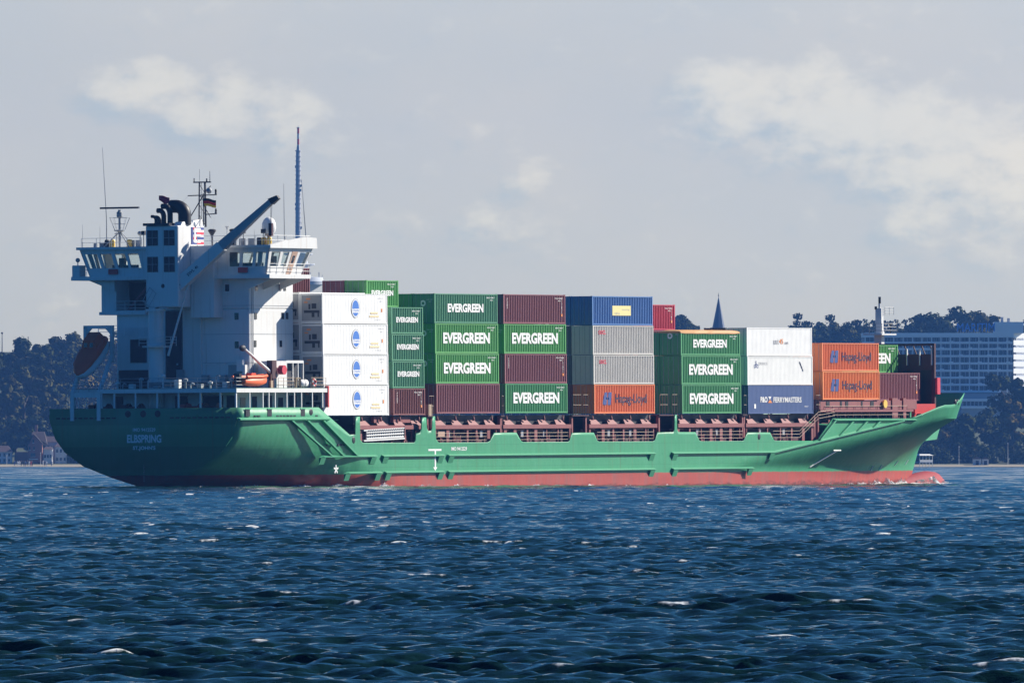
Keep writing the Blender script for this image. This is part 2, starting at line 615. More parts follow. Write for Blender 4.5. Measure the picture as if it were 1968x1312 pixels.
# ---- hull
def aft_half(x, z):
    f_ = [(0.0, 0.0), (0.15, 0.06), (0.95, 0.335), (2.05, 0.64), (3.35, 0.835), (4.65, 0.94), (6.45, 1.0)]
    zk = np.interp(x, [0, 9.6, 17.5, 24, 30], [0.35, -1.5, -3.0, -4.0, -5.0])
    zt = np.interp(x, [0, 9.6, 17.5, 24, 30], [6.8, 6.3, 4.6, 2.2, -0.2])
    u = (z - zk) / max(zt - zk, 0.1) * 6.45
    return float(np.interp(u, [a for a, _ in f_], [b for _, b in f_])) * (HB - 0.12 + 0.12 * min(1, x / 6))


TOP = [(0, 7.85), (14.8, 7.85), (20.56, 5.24), (21.7, 5.24), (21.76, 6.96), (22.5, 6.96), (22.56, 4.75), (23.0, 4.45), (32.8, 4.43), (33.05, 4.7), (33.1, 5.33),
       (33.9, 5.4), (34.2, 5.8), (34.25, 6.85), (35.05, 6.85), (35.1, 6.45), (35.16, 5.85), (35.4, 5.55), (36.0, 5.55), (36.2, 5.85), (36.25, 6.95), (36.75, 6.95), (36.9, 4.75), (37.4, 4.42), (46.9, 4.4), (47.4, 4.55), (48.2, 5.33),
       (52.5, 5.33), (53.4, 4.5), (53.8, 4.4), (62.7, 4.38), (63.0, 4.5), (63.5, 5.28), (67.8, 5.27), (68.5, 4.45), (68.9, 4.38), (79.8, 4.36), (80.2, 4.5), (80.7, 5.27),
       (83.9, 5.27), (84.15, 5.55), (84.2, 7.0), (84.6, 7.0), (84.65, 5.5), (84.9, 5.26), (88.4, 5.25), (89.2, 4.4), (89.6, 4.33), (98.2, 4.32), (98.5, 4.4),
       (99.2, 5.18), (103.9, 5.16), (104.7, 4.38), (105.0, 4.32), (113.0, 4.28)]


def bow_x0(z):
    return max(92.0, 104.6 + (z - 3.1) * 8.72) if z < 6.5 else 134.3


def bow_xe(z):
    return float(np.interp(z, [-1.5, 0.2, 2.6, 4.4, 6.45, 9.3], [152.6, 153.6, 155.0, 156.0, 154.2, 154.2]))


def bow_half(z, t):
    v = min(1.0, max(0.0, z / 6.45)) ** 2.0
    p = 1.6 * (1 - v) + 2.6 * v
    q = 1.05 * (1 - v) + 0.46 * v
    return HB * max(0.0, 1 - t ** p) ** q


hm = MB()
stat = sorted(set([0, 1.5, 3, 5, 7.5, 10, 12.5, 17, 19, 26, 30] + [a for a, _ in TOP]))
ZROW = np.linspace(-1.5, 6.45, 22)[15]
lowf_ = np.linspace(0, 1, 16)
NL, NU = 13, 4
for side in (-1, 1):
    grid = []
    for x in stat:
        top = float(np.interp(x, [a for a, _ in TOP], [b for _, b in TOP]))
        zk = float(np.interp(x, [0, 9.6, 17.5], [0.35, -1.5, -1.5]))
        c_ = []
        zmid = float(ZROW)
        for t in lowf_:
            z = zk + t * (zmid - zk)
            y = aft_half(x, z) if x < 30 else HB
            c_.append((min(x, bow_x0(z)), side * y, z))
        for t in np.linspace(0, 1, NU + 1)[1:]:
            z = zmid + t * (top - zmid)
            y = aft_half(x, z) if x < 30 else HB
            c_.append((x, side * y, z))
        grid.append(c_)
    n = len(grid[0])
    vs = [p for c_ in grid for p in c_]
    fs = [(i * n + j, (i + 1) * n + j, (i + 1) * n + j + 1, i * n + j + 1) for i in range(len(grid) - 1) for j in range(n - 1)]
    if side > 0:
        fs = [f[::-1] for f in fs]
    hm.add(vs, fs)
    # bow shell: waterlines from the knuckle line to the stem
    zs = list(np.linspace(-1.5, 6.45, 22))
    ts = [0, .06, .12, .2, .28, .36, .44, .52, .6, .68, .75, .81, .86, .9, .93, .96, .98, .992, 1.0]
    g2 = []
    for t in ts:
        g2.append([(bow_x0(z) + t * (bow_xe(z) - bow_x0(z)), side * bow_half(z, t), z) for z in zs])
    n = len(zs)
    fs = [(i * n + j, (i + 1) * n + j, (i + 1) * n + j + 1, i * n + j + 1) for i in range(len(ts) - 1) for j in range(n - 1)]
    if side > 0:
        fs = [f[::-1] for f in fs]
    hm.add([p for c_ in g2 for p in c_], fs)
    # flat side between the last full station and the knuckle line
    zl = [zz for zz in zs if zz <= 4.28] + [4.28]
    g3 = [[(113.0 if bow_x0(z) > 113.0 else bow_x0(z), side * HB, z) for z in zl], [(bow_x0(z), side * HB, z) for z in zl]]
    # low levels: the bow shell starts aft of x = 113, the mid body stops at its edge
    n = len(zl)
    fs = [(j, n + j, n + j + 1, j + 1) for j in range(n - 1)]
    if side > 0:
        fs = [f[::-1] for f in fs]
    hm.add(g3[0] + g3[1], fs)
    # raised bulwark panel over the knuckle
    hm.prism([(113.0, side * HB, 4.28), (113.9, side * HB, 4.30), (117.2, side * HB, 6.53), (134.6, side * HB, 6.49), (bow_x0(6.45), side * HB, 6.45), (bow_x0(4.28), side * HB, 4.28)], (0, -side * 0.12, 0))
    # forecastle bulwark: leans out over the knuckle up to the rim
    RIM = [(134.3, 6.5), (140.3, 7.8), (141, 7.85), (144.2, 7.87), (145.2, 8.15), (147.6, 9.0), (149, 9.1), (163, 9.15)]
    g4 = []
    for t in ts:
        xa, ya = bow_x0(6.45) + t * (bow_xe(6.45) - bow_x0(6.45)), bow_half(6.45, t)
        rim = float(np.interp(xa, [a for a, _ in RIM], [b for _, b in RIM]))
        c_ = []
        for k in range(5):
            u = k / 4
            z = 6.45 + u * (rim - 6.45)
            grow = 1 + 0.045 * u * (rim - 6.45)
            c_.append((134.3 + (xa - 134.3) * (1 + 0.004 * u * (rim - 6.45)), side * ya * min(grow, 1.12) if t < 1 else 0.0, z))
        g4.append(c_)
    fs = [(i * 5 + j, (i + 1) * 5 + j, (i + 1) * 5 + j + 1, i * 5 + j + 1) for i in range(len(ts) - 1) for j in range(4)]
    if side > 0:
        fs = [f[::-1] for f in fs]
    hm.add([p for c_ in g4 for p in c_], fs)
# transom
tz = [0.36, 0.5, 0.8, 1.3, 1.8, 2.4, 3.0, 3.7, 4.4, 5.0, 5.9, 6.8, 7.85]
tp = [(0, -aft_half(0, z), z) for z in tz] + [(0, aft_half(0, z), z) for z in reversed(tz)]
hm.add(tp, [tuple(range(len(tp)))])
hull = hm.build('hull', M['hull'], ship, recalc=False)
bm_ = bmesh.new(); bm_.from_mesh(hull.data)
bmesh.ops.remove_doubles(bm_, verts=bm_.verts, dist=0.004)
bmesh.ops.dissolve_degenerate(bm_, edges=bm_.edges, dist=0.004)
bm_.to_mesh(hull.data); bm_.free()
hull.data.polygons.foreach_set('use_smooth', [True] * len(hull.data.polygons))
hull.data.set_sharp_from_angle(angle=R(28))
sol = hull.modifiers.new('plate', 'SOLIDIFY')
sol.thickness = 0.10
sol.offset = -1.0

bb = MB()
prof = [(150.5, 0.4), (153, 1.05), (155, 1.45), (157, 1.72), (158.6, 1.70), (159.4, 1.42), (160.0, 1.0), (160.3, 0.45), (160.35, 0.05)]
o_ = []
for x, r in prof:
    for i in range(18):
        a = 2 * math.pi * i / 18
        o_.append((x, r * 0.85 * math.cos(a), -0.85 + r * 1.08 * math.sin(a) + (x - 157) * -0.06))
n = 18
fs = [tuple(range(n))[::-1], tuple(range((len(prof) - 1) * n, len(prof) * n))]
for k in range(len(prof) - 1):
    for i in range(n):
        fs.append((k * n + i, k * n + (i + 1) % n, (k + 1) * n + (i + 1) % n, (k + 1) * n + i))
bb.add(o_, fs)
bb.build('bulbous_bow', mat('bulb_red', (0.30, 0.030, 0.035), 0.75, var=0.25, vscale=1.5, streak=0.5, streak_c=(0.18, 0.03, 0.05)), ship, smooth=60)

# decks
d = MB()
d.box(22.6, 113, -HB + 0.15, HB - 0.15, 3.95, 4.05)
d.box(113, 116, -9.9, 9.9, 4.05, 4.15)
d.box(117, 134, -9.3, 9.3, 6.0, 6.1)
d.build('main_deck', M['deckdark'], ship)
d = MB()
d.box(0.15, 20, -9.6, 9.6, 6.6, 6.7)
d.build('mooring_deck', M['deckgreen'], ship)
d = MB()
pts = [(134, -9.3, 6.3), (142, -9.0, 6.3), (147, -7.6, 6.3), (151, -5.2, 6.3), (153.5, -2.6, 6.3), (154.5, 0, 6.3)]
d.prism(pts + [(x, -y, z) for x, y, z in reversed(pts[:-1])], (0, 0, -0.1))
d.build('forecastle_deck', M['deckdark'], ship)

# strakes and fenders on the hull side
for side in (-1, 1):
    y0 = side * (HB + 0.0)
    yo = side * (HB + 0.28)

    def rail(x0, x1, z, hgt=0.22, feet=True, taper=True):
        b = MB()
        b.prism([(x0 + (0.7 if taper else 0), y0, z + hgt / 2), (x0 + (0.7 if taper else 0), yo, z + 0.02), (x0 + (0.7 if taper else 0), yo, z - 0.06), (x0, y0, z - hgt / 2)], (x1 - x0 - (0.7 if taper else 0), 0, 0))
        if feet:
            for xf in ((x0 + 0.1, x0 + 1.0), (x1 - 1.1, x1 - 0.2)):
                b.prism([(xf[0], y0, z - 0.1), (xf[0], yo, z - 0.1), (xf[0], y0, z - 0.75)], (xf[1] - xf[0], 0, 0))
        return b.build('fender_strake', M['hullgreen'], ship)
    for x0, x1, z in [(26.5, 38.2, 3.17), (39.0, 79.9, 3.17), (83.4, 104.7, 3.17), (27.0, 38.2, 1.60), (39.0, 79.9, 1.60), (83.4, 100.1, 1.60)]:
        rail(x0, x1, z, taper=False)
    rail(14.7, 25.4, 3.17)
    rail(19.3, 26.3, 1.60)
    if side < 0:
        b = MB()
        b.prism([(0, y0, 6.92), (0, yo, 6.78), (0, yo, 6.68), (0, y0, 6.55)], (16.5, 0, 0))
        b.build('fender_strake', M['hullgreen'], ship)
    # knuckle strake up to the flare
    b = MB()
    for a, c_ in (((104.65, 3.17), (132.3, 6.28)),):
        b.hexa([(a[0], y0, a[1] - .10), (a[0], yo, a[1] - .06), (a[0], yo, a[1] + .03), (a[0], y0, a[1] + .12)], [(c_[0], y0, c_[1] - .10), (c_[0], yo, c_[1] - .06), (c_[0], yo, c_[1] + .03), (c_[0], y0, c_[1] + .12)])
    b.build('knuckle_strake', M['hullgreen'], ship)
    b = MB()
    b.prism([(117.3, y0, 6.50), (117.3, yo, 6.40), (117.3, yo, 6.32), (117.3, y0, 6.16)], (17.6, 0, 0))
    b.build('fender_strake', M['hullgreen'], ship)
    for (xa, za), (xb, zb) in [((9.4, 6.6), (16.7, 3.25)), ((12.3, 6.6), (18.9, 3.25)), ((15.2, 6.6), (21.5, 3.25)), ((114.0, 4.35), (117.4, 6.4)), ((118.2, 4.75), (121.0, 6.2)), ((121.9, 5.15), (124.0, 6.2)), ((125.4, 5.55), (126.8, 6.2))]:
        b = MB()
        w = 0.34
        b.hexa([(xa, y0, za), (xa + w, y0, za), (xa + w, yo, za), (xa, yo, za)], [(xb, y0, zb), (xb + w, y0, zb), (xb + w, yo, zb), (xb, yo, zb)])
        b.build('diagonal_stiffener', M['hullgreen'], ship)
# green plates at the bow
b = MB()
b.box(135.2, 135.5, -9.8, -8.9, 6.4, 8.25)
b.build('bow_bracket', M['hullgreen'], ship)
b = MB()
b.prism([(155.0, -0.3, 6.0), (159.9, -0.3, 5.95), (158.9, -0.3, 4.3), (155.6, -0.3, 4.1)], (0, 0.6, 0))
b.build('stem_bracket', M['hullgreen'], ship)
# mooring ports and freeing slots
for x, z in [(1.4, 7.35), (5.4, 7.35), (11.5, 7.35)]:
    b = MB(); b.box(x, x + 0.75, -HB - 0.02, -HB + 0.05, z - 0.33, z + 0.33); b.build('mooring_port', M['black'], ship)
    b = MB(); b.box(x - 0.06, x + 0.81, -HB - 0.06, -HB, z + 0.33, z + 0.41); b.build('port_lip', M['hullgreen'], ship)
for x, z, rx, rz in [(13.4, 7.4, 0.36, 0.32), (21.3, 4.72, 0.30, 0.34), (96.6 + 5.0, 4.75, 0.30, 0.33)]:
    b = MB(); b.ball((x, -HB, z), rx, 0.05, rz); b.build('mooring_port', M['black'], ship, smooth=60)
b = MB()
for x0, n_ in [(3.0, 2), (7.0, 4), (8.9, 3), (14.2, 1)]:
    for k in range(n_):
        b.box(x0 + k * 0.62, x0 + k * 0.62 + 0.42, -HB - 0.02, -HB + 0.05, 6.98, 7.12)
for x0 in (16.2, 17.1, 18.3, 18.8, 19.3):
    b.box(x0, x0 + 0.36, -HB - 0.02, -HB + 0.05, 4.18, 4.36)
b.build('freeing_slot', M['black'], ship)
for sgn, x in ((1, 1.65), (0, 0), (-1, -1.65)):
    b = MB()
    b.ball((-0.0, x if sgn else -0.05, 7.32), 0.05, 0.34, 0.32)
    b.build('stern_fairlead', M['black'], ship, smooth=60)
b = MB()
for k in range(11):
    b.box(-0.03, 0.02, 3.0 + k * 0.62, 3.0 + k * 0.62 + 0.42, 6.88, 7.0)
    b.box(-0.03, 0.02, -3.0 - k * 0.62, -3.0 - k * 0.62 - 0.42, 6.88, 7.0)
b.build('stern_slot', M['black'], ship)

# writing on the hull
b = MB()
tr_ = lambda u, v: (-0.02, -u, v)
add_text(b, "IMO 9412529", 0.15, 5.82, 2.5, 0.36, tr_, 0.025)
b.build('number_lettering', M['letter_white'], ship, recalc=False)
b = MB()
add_text(b, "ELBSPRING", 0.15, 4.98, 3.8, 0.78, tr_, 0.035)
b.build('name_lettering', M['letter_white'], ship, recalc=False)
b = MB()
add_text(b, "ST.JOHN'S", 0.15, 4.07, 2.5, 0.46, tr_, 0.03)
b.build('port_lettering', M['letter_white'], ship, recalc=False)
for k in range(8):
    b = MB()
    add_text(b, str((4 + k) % 10), 0.1, 1.0 + k * 0.21, None, 0.11, tr_)
    b.build('draught_number', M['letter_white'], ship, recalc=False)
sb = lambda u, v: (u, -HB - 0.02, v)
b = MB()
add_text(b, "IMO 9412529", 41.3, 3.80, 3.0, 0.36, sb, 0.02)
b.build('side_lettering', M['letter_white'], ship, recalc=False)
b = MB()
b.prism([(35.4, -HB - .02, 3.62), (35.4, -HB - .02, 3.80), (37.9, -HB - .02, 3.80), (37.9, -HB - .02, 3.62), (36.85, -HB - .02, 3.62), (36.85, -HB - .02, 2.05), (37.1, -HB - .02, 2.05), (36.7, -HB - .02, 1.7), (36.3, -HB - .02, 2.05), (36.6, -HB - .02, 2.05), (36.6, -HB - .02, 3.62)], (0, .02, 0))
b.build('tug_mark', M['letter_white'], ship)
b = MB()
for k in range(5):
    a = k * 2 * math.pi / 5
    b.box(-0.08, 0.08, -0.02, 0.02, 0.05, 0.42)
    mx = Matrix.Translation((17.9, -HB - 0.04, 1.95)) @ Matrix.Rotation(a, 4, 'Y')
    b.xform(mx, len(b.v) - 8)
b.build('thruster_mark', M['letter_white'], ship)
b = MB()


def on_bow(x, z, off=0.03):
    """point just outside the starboard bow shell"""
    t = max(0.0, (x - bow_x0(z)) / (bow_xe(z) - bow_x0(z)))
    return Vector((x, -bow_half(z, min(t, 1)) - off, z))


b.path([on_bow(119.6 - 3.4 * k / 7, 3.25 - 1.65 * k / 7, .05) for k in range(8)], 0.07)
b.tube(on_bow(118.6, 3.27), on_bow(120.6, 3.27), 0.07)
for x, z, w in [(137.2, 1.65, .5), (140.5, 1.7, .4), (150.5, 2.2, .35), (146, 2.1, .3)]:
    b.tube(on_bow(x, z), on_bow(x - 0.3, z - 0.5), 0.06)
b.build('draught_mark', M['letter_white'], ship)
b = MB()
for xf in (144.6, 145.8):
    t_ = (xf - 134.3) / (154.2 - 134.3)
    yf = -bow_half(6.45, t_) * 1.06
    b.ball((xf, yf + .02, 8.15), .26, .12, .30)
b.build('bow_fairlead', M['black'], ship)
b = MB()
b.lathe([(0.22, -0.5), (0.3, -0.2), (0.22, 0.5)], (154.0, -0.1, 3.3), 10)
b.build('anchor', M['grey'], ship)


# ---- railings
def railing(pts, h=1.0, r=0.022, post=1.4, name='railing', m='railtan', bars=3, parent=None):
    b = MB()
    for a, c_ in zip(pts[:-1], pts[1:]):
        a, c_ = Vector(a), Vector(c_)
        L_ = (c_ - a).length
        n_ = max(1, round(L_ / post))
        for k in range(n_ + 1):
            p = a.lerp(c_, k / n_)
            b.tube(p, p + Vector((0, 0, h)), r * 1.25, n=5)
        for k in range(bars):
            zz = h * (k + 1) / bars
            b.tube(a + Vector((0, 0, zz)), c_ + Vector((0, 0, zz)), r, n=5)
    return b.build(name, M[m], parent or ship)


# ---- poop: upper deck on pillars
d = MB()
d.box(0.0, 16.75, -10.35, 4.85, 9.28, 9.66)
d.box(2.6, 16.75, 4.85, 9.6, 9.28, 9.66)
poop = d.build('upper_deck', M['white'], ship)
d = MB()
d.box(0.12, 16.7, -10.2, 4.75, 9.664, 9.70)
d.box(2.7, 16.7, 4.75, 9.5, 9.664, 9.70)
d.build('deck_covering', M['deckgreen'], ship)
for y in (4.6, 3.2, 0.85, -1.55, -3.9, -6.3, -8.5, -10.2):
    b = MB(); b.box(0.06, 0.22, y - 0.07, y + 0.07, 7.85, 9.28); b.build('deck_pillar', M['white'], ship)
for x in (2.5, 4.9, 6.0, 7.15, 9.3, 10.7, 12.0, 14.0, 15.9):
    b = MB(); b.box(x - .06, x + .06, -10.32, -10.2, 7.85, 9.28); b.build('deck_pillar', M['white'], ship)
d = MB()
d.box(4.6, 16.2, -7.6, 7.6, 6.7, 9.27)
ih = d.build('deckhouse', M['white'], ship)
for (x, w, z0, z1, m) in [(5.2, .9, 7.0, 8.8, 'tan'), (7.4, .8, 6.9, 8.9, 'dark_fitting_shade'), (9.6, 1.4, 6.9, 9.0, 'dark_fitting_shade'), (12.2, .8, 6.9, 8.8, 'dark_fitting_shade'), (14.2, 1.3, 6.9, 9.0, 'dark_fitting_shade')]:
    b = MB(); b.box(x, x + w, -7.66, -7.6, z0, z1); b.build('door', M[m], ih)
for (y, w, m) in [(5.5, 1.0, 'dark_fitting_shade'), (-1.5, 1.4, 'dark_fitting_shade'), (-5, 2.2, 'dark_fitting_shade'), (-7.0, 1.0, 'dark_fitting_shade')]:
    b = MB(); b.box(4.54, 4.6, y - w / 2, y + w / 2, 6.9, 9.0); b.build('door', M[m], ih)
# mooring winches on the aft deck
for y in (5.8, 2.2, -4.4, -6.4):
    b = MB()
    b.tube((2.2, y - .7, 7.6), (2.2, y + .7, 7.6), 0.45, n=12)
    b.tube((2.2, y - .75, 7.6), (2.2, y - .65, 7.6), 0.75, n=12)
    b.tube((2.2, y + .65, 7.6), (2.2, y + .75, 7.6), 0.75, n=12)
    b.box(1.7, 2.7, y + .8, y + 1.3, 6.7, 8.2)
    b.build('mooring_winch', M['red'] if y == -4.4 else M['deckdark'], ship)
railing([(0.2, 4.7, 9.66), (0.2, -10.2, 9.66), (5.0, -10.25, 9.66)], m='grey', post=2.2)
railing([(7.8, -10.25, 9.66), (10.8, -10.25, 9.66)], m='railtan', post=1.1)
railing([(13.9, -10.25, 9.66), (16.6, -10.25, 9.66)], m='railtan', post=1.0)
b = MB()
b.box(16.75, 16.95, -10.4, -7.0, 7.85, 9.9)
b.build('fire_wall', M['red'], ship)
# clutter along the aft rail: pipes, vents, valves
for k in range(16):
    y = 3.6 - k * 0.85 + random.uniform(-.2, .2)
    h = random.uniform(0.35, 1.3)
    b = MB()
    if k % 3 == 0:
        b.lathe([(0.09, 0), (0.09, h), (0.24, h), (0.24, h + .18), (0.05, h + .26)], (1.2, y, 9.66), 10)
    elif k % 3 == 1:
        b.path([(1.0, y, 9.66), (1.0, y, 9.66 + h), (1.0, y - .15, 9.8 + h), (1.0, y - .4, 9.7 + h)], 0.06)
    else:
        b.box(1.0, 1.5, y - .25, y + .25, 9.66, 9.66 + h * .7)
    b.build('deck_vent', M['grey'] if k % 2 else M['white'], ship)
b = MB()
for zz in (9.9, 10.05, 10.2):
    b.tube((2.0, 4.0, zz), (2.0, -9.0, zz), 0.05)
b.build('deck_pipe', M['dark'], ship)

# ---- accommodation block
blk = MB()
blk.box(7.45, 15.6, -7.3, 7.45, 9.66, 17.2)
blk.box(7.45, 15.6, -7.3, 3.9, 17.2, 20.05)
blk.box(9.6, 15.6, 3.9, 7.45, 17.2, 20.05)
block = blk.build('accommodation_block', M['white'], ship)
bv = block.modifiers.new('round', 'BEVEL'); bv.width = 0.12; bv.segments = 2
b = MB(); b.box(7.45, 13.5, 7.45, 9.1, 17.05, 20.05); b.build('side_house', M['white'], ship)
b = MB(); b.box(7.0, 9.6, 3.9, 9.1, 16.75, 17.05); b.build('balcony', M['white'], ship)
railing([(7.1, 4.0, 17.05), (7.1, 7.4, 17.05)], m='white', post=1.1)
b = MB(); b.box(5.8, 7.45, -1.85, -4.4, 16.4, 23.0); b.build('stair_tower', M['white'], ship)
b = MB(); b.box(7.2, 7.45, -1.9, -2.1, 9.7, 16.4); b.build('pilaster', M['white'], ship)


def win(x0, x1, y0, y1, z0, z1, parent, m='glass', nm='window'):
    b = MB(); b.box(x0, x1, y0, y1, z0, z1); return b.build(nm, M[m], parent)


def awin(y, z, parent=block, w=0.42, h=0.64):
    win(7.40, 7.46, y - w / 2, y + w / 2, z - h / 2, z + h / 2, parent)


def swin(x, z, w=0.42, h=0.62):
    win(x - w / 2, x + w / 2, -7.35, -7.29, z - h / 2, z + h / 2, block)


for y, z in [(-4.9, 19.2), (-5.92, 16.5), (-5.92, 13.8)]:
    awin(y, z)
for x, z in [(8.75, 19.22), (13.15, 19.25), (14.0, 19.25), (8.6, 16.52), (13.6, 16.55), (14.4, 16.55), (8.5, 13.9), (13.2, 13.9)]:
    swin(x, z, w=0.40)
for z in (17.5, 14.8, 12.1):
    b = MB(); b.box(7.43, 15.6, -7.33, -7.3, z, z + 0.035); b.box(7.42, 7.45, -7.3, -2.2, z, z + 0.035); b.build('weld_seam', M['grey'], block)
b = MB(); b.tube((7.9 + .2, -7.36, 9.7), (8.1, -7.36, 20), 0.03); b.tube((7.8, -7.36, 9.7), (7.8, -7.36, 20), 0.03); b.build('drain_pipe', M['grey'], block)
# recess shade painted as flat dark panels on the aft face, and a door
b = MB(); b.box(7.39, 7.45, 0.1, 1.95, 10.6, 17.1); b.build('engine_recess_shade', M['dark_fitting_shade'], ship)  # flat panel, its dark colour stands in for the recess shade
b = MB(); b.box(7.39, 7.45, 4.1, 5.9, 12.2, 14.4); b.build('door', M['dark_fitting_shade'], block)  # dark colour paints in the shaded door recess
b = MB(); b.box(7.39, 7.45, 2.6, 7.2, 9.7, 11.5); b.build('machinery_recess_shade', M['dark_fitting_shade'], block)  # flat panel with the shade of a recess put into its colour
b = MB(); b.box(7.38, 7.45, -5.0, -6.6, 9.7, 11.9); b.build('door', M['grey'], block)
b = MB(); b.box(9.55, 9.6, 4.0, 7.3, 17.2, 19.9); b.build('balcony_shade_panel', M['dark_fitting_shade'], block)  # dark sheet paints balcony shade onto the back wall
b = MB(); b.path([(8.6, 6.9, 17.1), (8.6, 4.2, 19.9)], 0.16, n=4); b.build('stair', M['deckred'], ship)
railing([(7.0, 2.7, 14.6), (7.0, 6.4, 14.6)], m='white', post=1.1, h=0.9)
b = MB(); b.box(6.9, 7.45, 2.6, 5.2, 14.45, 14.6); b.build('platform', M['white'], ship)
for y in (0.2, -2.6, -4.6, -6.8):
    b = MB(); b.box(6.9, 7.4, y - .3, y + .3, 9.66, 10.9 + random.uniform(0, 1.1)); b.build('locker', M['grey'], ship)
b = MB(); b.box(6.9, 7.3, -6.9, -6.2, 11.3, 12.4); b.box(6.8, 7.2, -7.2, -6.9, 10.4, 11.9); b.build('ventilator', M['white_clean'], ship)
b = MB()
for k in range(5):
    b.box(7.2, 7.35, -2.6 - k * .9, -2.9 - k * .9, 12.0, 12.06)
b.build('deck_light', M['white_clean'], ship)
b = MB(); b.ball((7.3, 0.6, 12.0), 0.09); b.build('floodlight', M['white_clean'], ship)

# ---- bridge
b = MB(); b.box(6.0, 13.6, -10.45, 11.6, 20.05, 20.42); b.build('bridge_deck', M['white'], ship)
b = MB()
for yy in (-8.6, 9.0):
    s_ = -1 if yy < 0 else 1
    for x in (7.0, 10.0, 13.0):
        b.prism([(x, s_ * 7.35, 20.04), (x, s_ * 10.2, 20.04), (x, s_ * 7.35, 19.0)], (0.12, 0, 0))
b.build('wing_bracket', M['white'], ship)
ZW = (20.42, 21.2, 22.55, 22.95)


def zf(z):
    return (z - 20.42) / 2.53


AX = lambda z: 6.35 - .15 * zf(z)
FX = lambda z: 12.7 + 1.5 * zf(z)
SY = lambda z: -9.9 - .45 * zf(z)
PY = lambda z: 9.75 + 1.0 * zf(z)


def wall_point(wall, u, z, inn=0.0):
    """u runs 0..1 along the wall, inn is the depth into the room"""
    if wall == 'aft':
        return (AX(z) + inn, SY(z) + u * (PY(z) - SY(z)), z)
    if wall == 'fore':
        return (FX(z) - inn, SY(z) + u * (PY(z) - SY(z)), z)
    if wall == 'starboard':
        return (AX(z) + u * (FX(z) - AX(z)), SY(z) + inn, z)
    return (AX(z) + u * (FX(z) - AX(z)), PY(z) - inn, z)


def wall_piece(b, wall, u0, u1, z0, z1, i0=0.0, i1=0.14):
    p = lambda u, z, i: wall_point(wall, u, z, i)
    b.hexa([p(u0, z0, i0), p(u1, z0, i0), p(u1, z0, i1), p(u0, z0, i1)], [p(u0, z1, i0), p(u1, z1, i0), p(u1, z1, i1), p(u0, z1, i1)])


uy = lambda y: (y + 9.9) / 19.65
ux = lambda x: (x - 6.35) / 6.35
WINS = {'aft': [(uy(a), uy(c_)) for a, c_ in [(-9.6, -8.55), (-8.25, -7.15), (-6.85, -5.75), (3.75, 4.85), (5.15, 6.25), (6.6, 7.75), (8.1, 9.4)]],
        'fore': [(.02 + k * .0975, .02 + k * .0975 + .085) for k in range(10)],
        'starboard': [(ux(6.75), ux(8.1)), (ux(8.5), ux(9.45)), (ux(11.1), ux(12.5))],
        'port': [(.06, .28), (.34, .5), (.72, .95)]}
whm = MB()
for wall, ws in WINS.items():
    e0, e1 = (0.0, 1.0) if wall in ('aft', 'fore') else (0.0, 1.0)
    wall_piece(whm, wall, e0, e1, 20.42, 21.2)
    wall_piece(whm, wall, e0, e1, 22.55, 22.95)
    edges = [e0] + [x for w_ in ws for x in w_] + [e1]
    for a, c_ in zip(edges[0::2], edges[1::2]):
        if c_ - a > .002:
            wall_piece(whm, wall, a, c_, 21.2, 22.55)
wh = whm.build('wheelhouse', M['white'], ship)
gm = bpy.data.materials.new('clear_glass')
gm.use_nodes = True
g_nt = gm.node_tree
g_tr = g_nt.nodes.new('ShaderNodeBsdfTransparent'); g_tr.inputs[0].default_value = (.95, .98, .97, 1)
g_gl = g_nt.nodes.new('ShaderNodeBsdfGlossy'); g_gl.inputs['Roughness'].default_value = .03
g_mx = g_nt.nodes.new('ShaderNodeMixShader')
g_mx.inputs[0].default_value = 0.06; g_nt.links.new(g_tr.outputs[0], g_mx.inputs[1]); g_nt.links.new(g_gl.outputs[0], g_mx.inputs[2])
g_nt.links.new(g_mx.outputs[0], g_nt.nodes['Material Output'].inputs['Surface'])
M['clear'] = gm
for wall, ws in WINS.items():
    for a, c_ in ws:
        b = MB(); wall_piece(b, wall, a, c_, 21.2, 22.55, .06, .075); b.build('bridge_window', M['clear'], wh)
b = MB(); wall_piece(b, 'starboard', ux(9.85), ux(10.7), 20.45, 22.6, -.03, .0); b.build('bridge_door', M['tan'], wh)
b = MB(); wall_piece(b, 'starboard', ux(10.1), ux(10.45), 21.5, 22.2, -.05, -.03); b.build('door_window', M['glass'], wh)
# inside the bridge: stair core, consoles, chairs
b = MB(); b.box(6.6, 9.4, -4.9, 3.3, 20.43, 22.9); b.build('stair_core', M['dark_fitting_shade'], wh)
b = MB(); b.box(11.2, 12.3, -6.0, 6.0, 20.43, 21.6); b.box(7.0, 7.6, 5.0, 7.6, 20.43, 21.5); b.build('console', M['dark'], wh)
b = MB()
for y in (-3.2, 3.0, 8.3, -8.4):
    b.box(9.8, 10.3, y - .28, y + .28, 20.43, 22.2)
b.build('bridge_chair', M['dark'], wh)
b = MB()
for wall, u in [('aft', uy(9.0)), ('aft', uy(-8.9)), ('fore', .2), ('fore', .75)]:
    wall_piece(b, wall, u - .012, u + .012, 21.2, 22.55, .2, .23)
b.build('curtain', M['unitgrey'], wh)
b = MB(); b.box(5.9, 14.4, -10.55, 10.95, 22.95, 23.2); roof = b.build('wheelhouse_roof', M['white'], ship)
b = MB()
b.prism([(5.95, -10.6, 22.9), (14.6, -10.6, 22.9), (14.5, -10.6, 23.9), (12.6, -10.6, 24.0), (8.4, -10.6, 23.55), (5.95, -10.6, 23.2)], (0, 0.3, 0))
b.build('roof_fascia', M['white'], ship)
for y in (7.0, -7.4):
    b = MB(); b.box(6.1, 6.24, y - .5, y + .5, 20.6, 21.1); b.build('lifebuoy_box', M['red'], wh)
railing([(6.1, 11.5, 20.42), (6.1, 9.9, 20.42)], m='white', post=0.8)
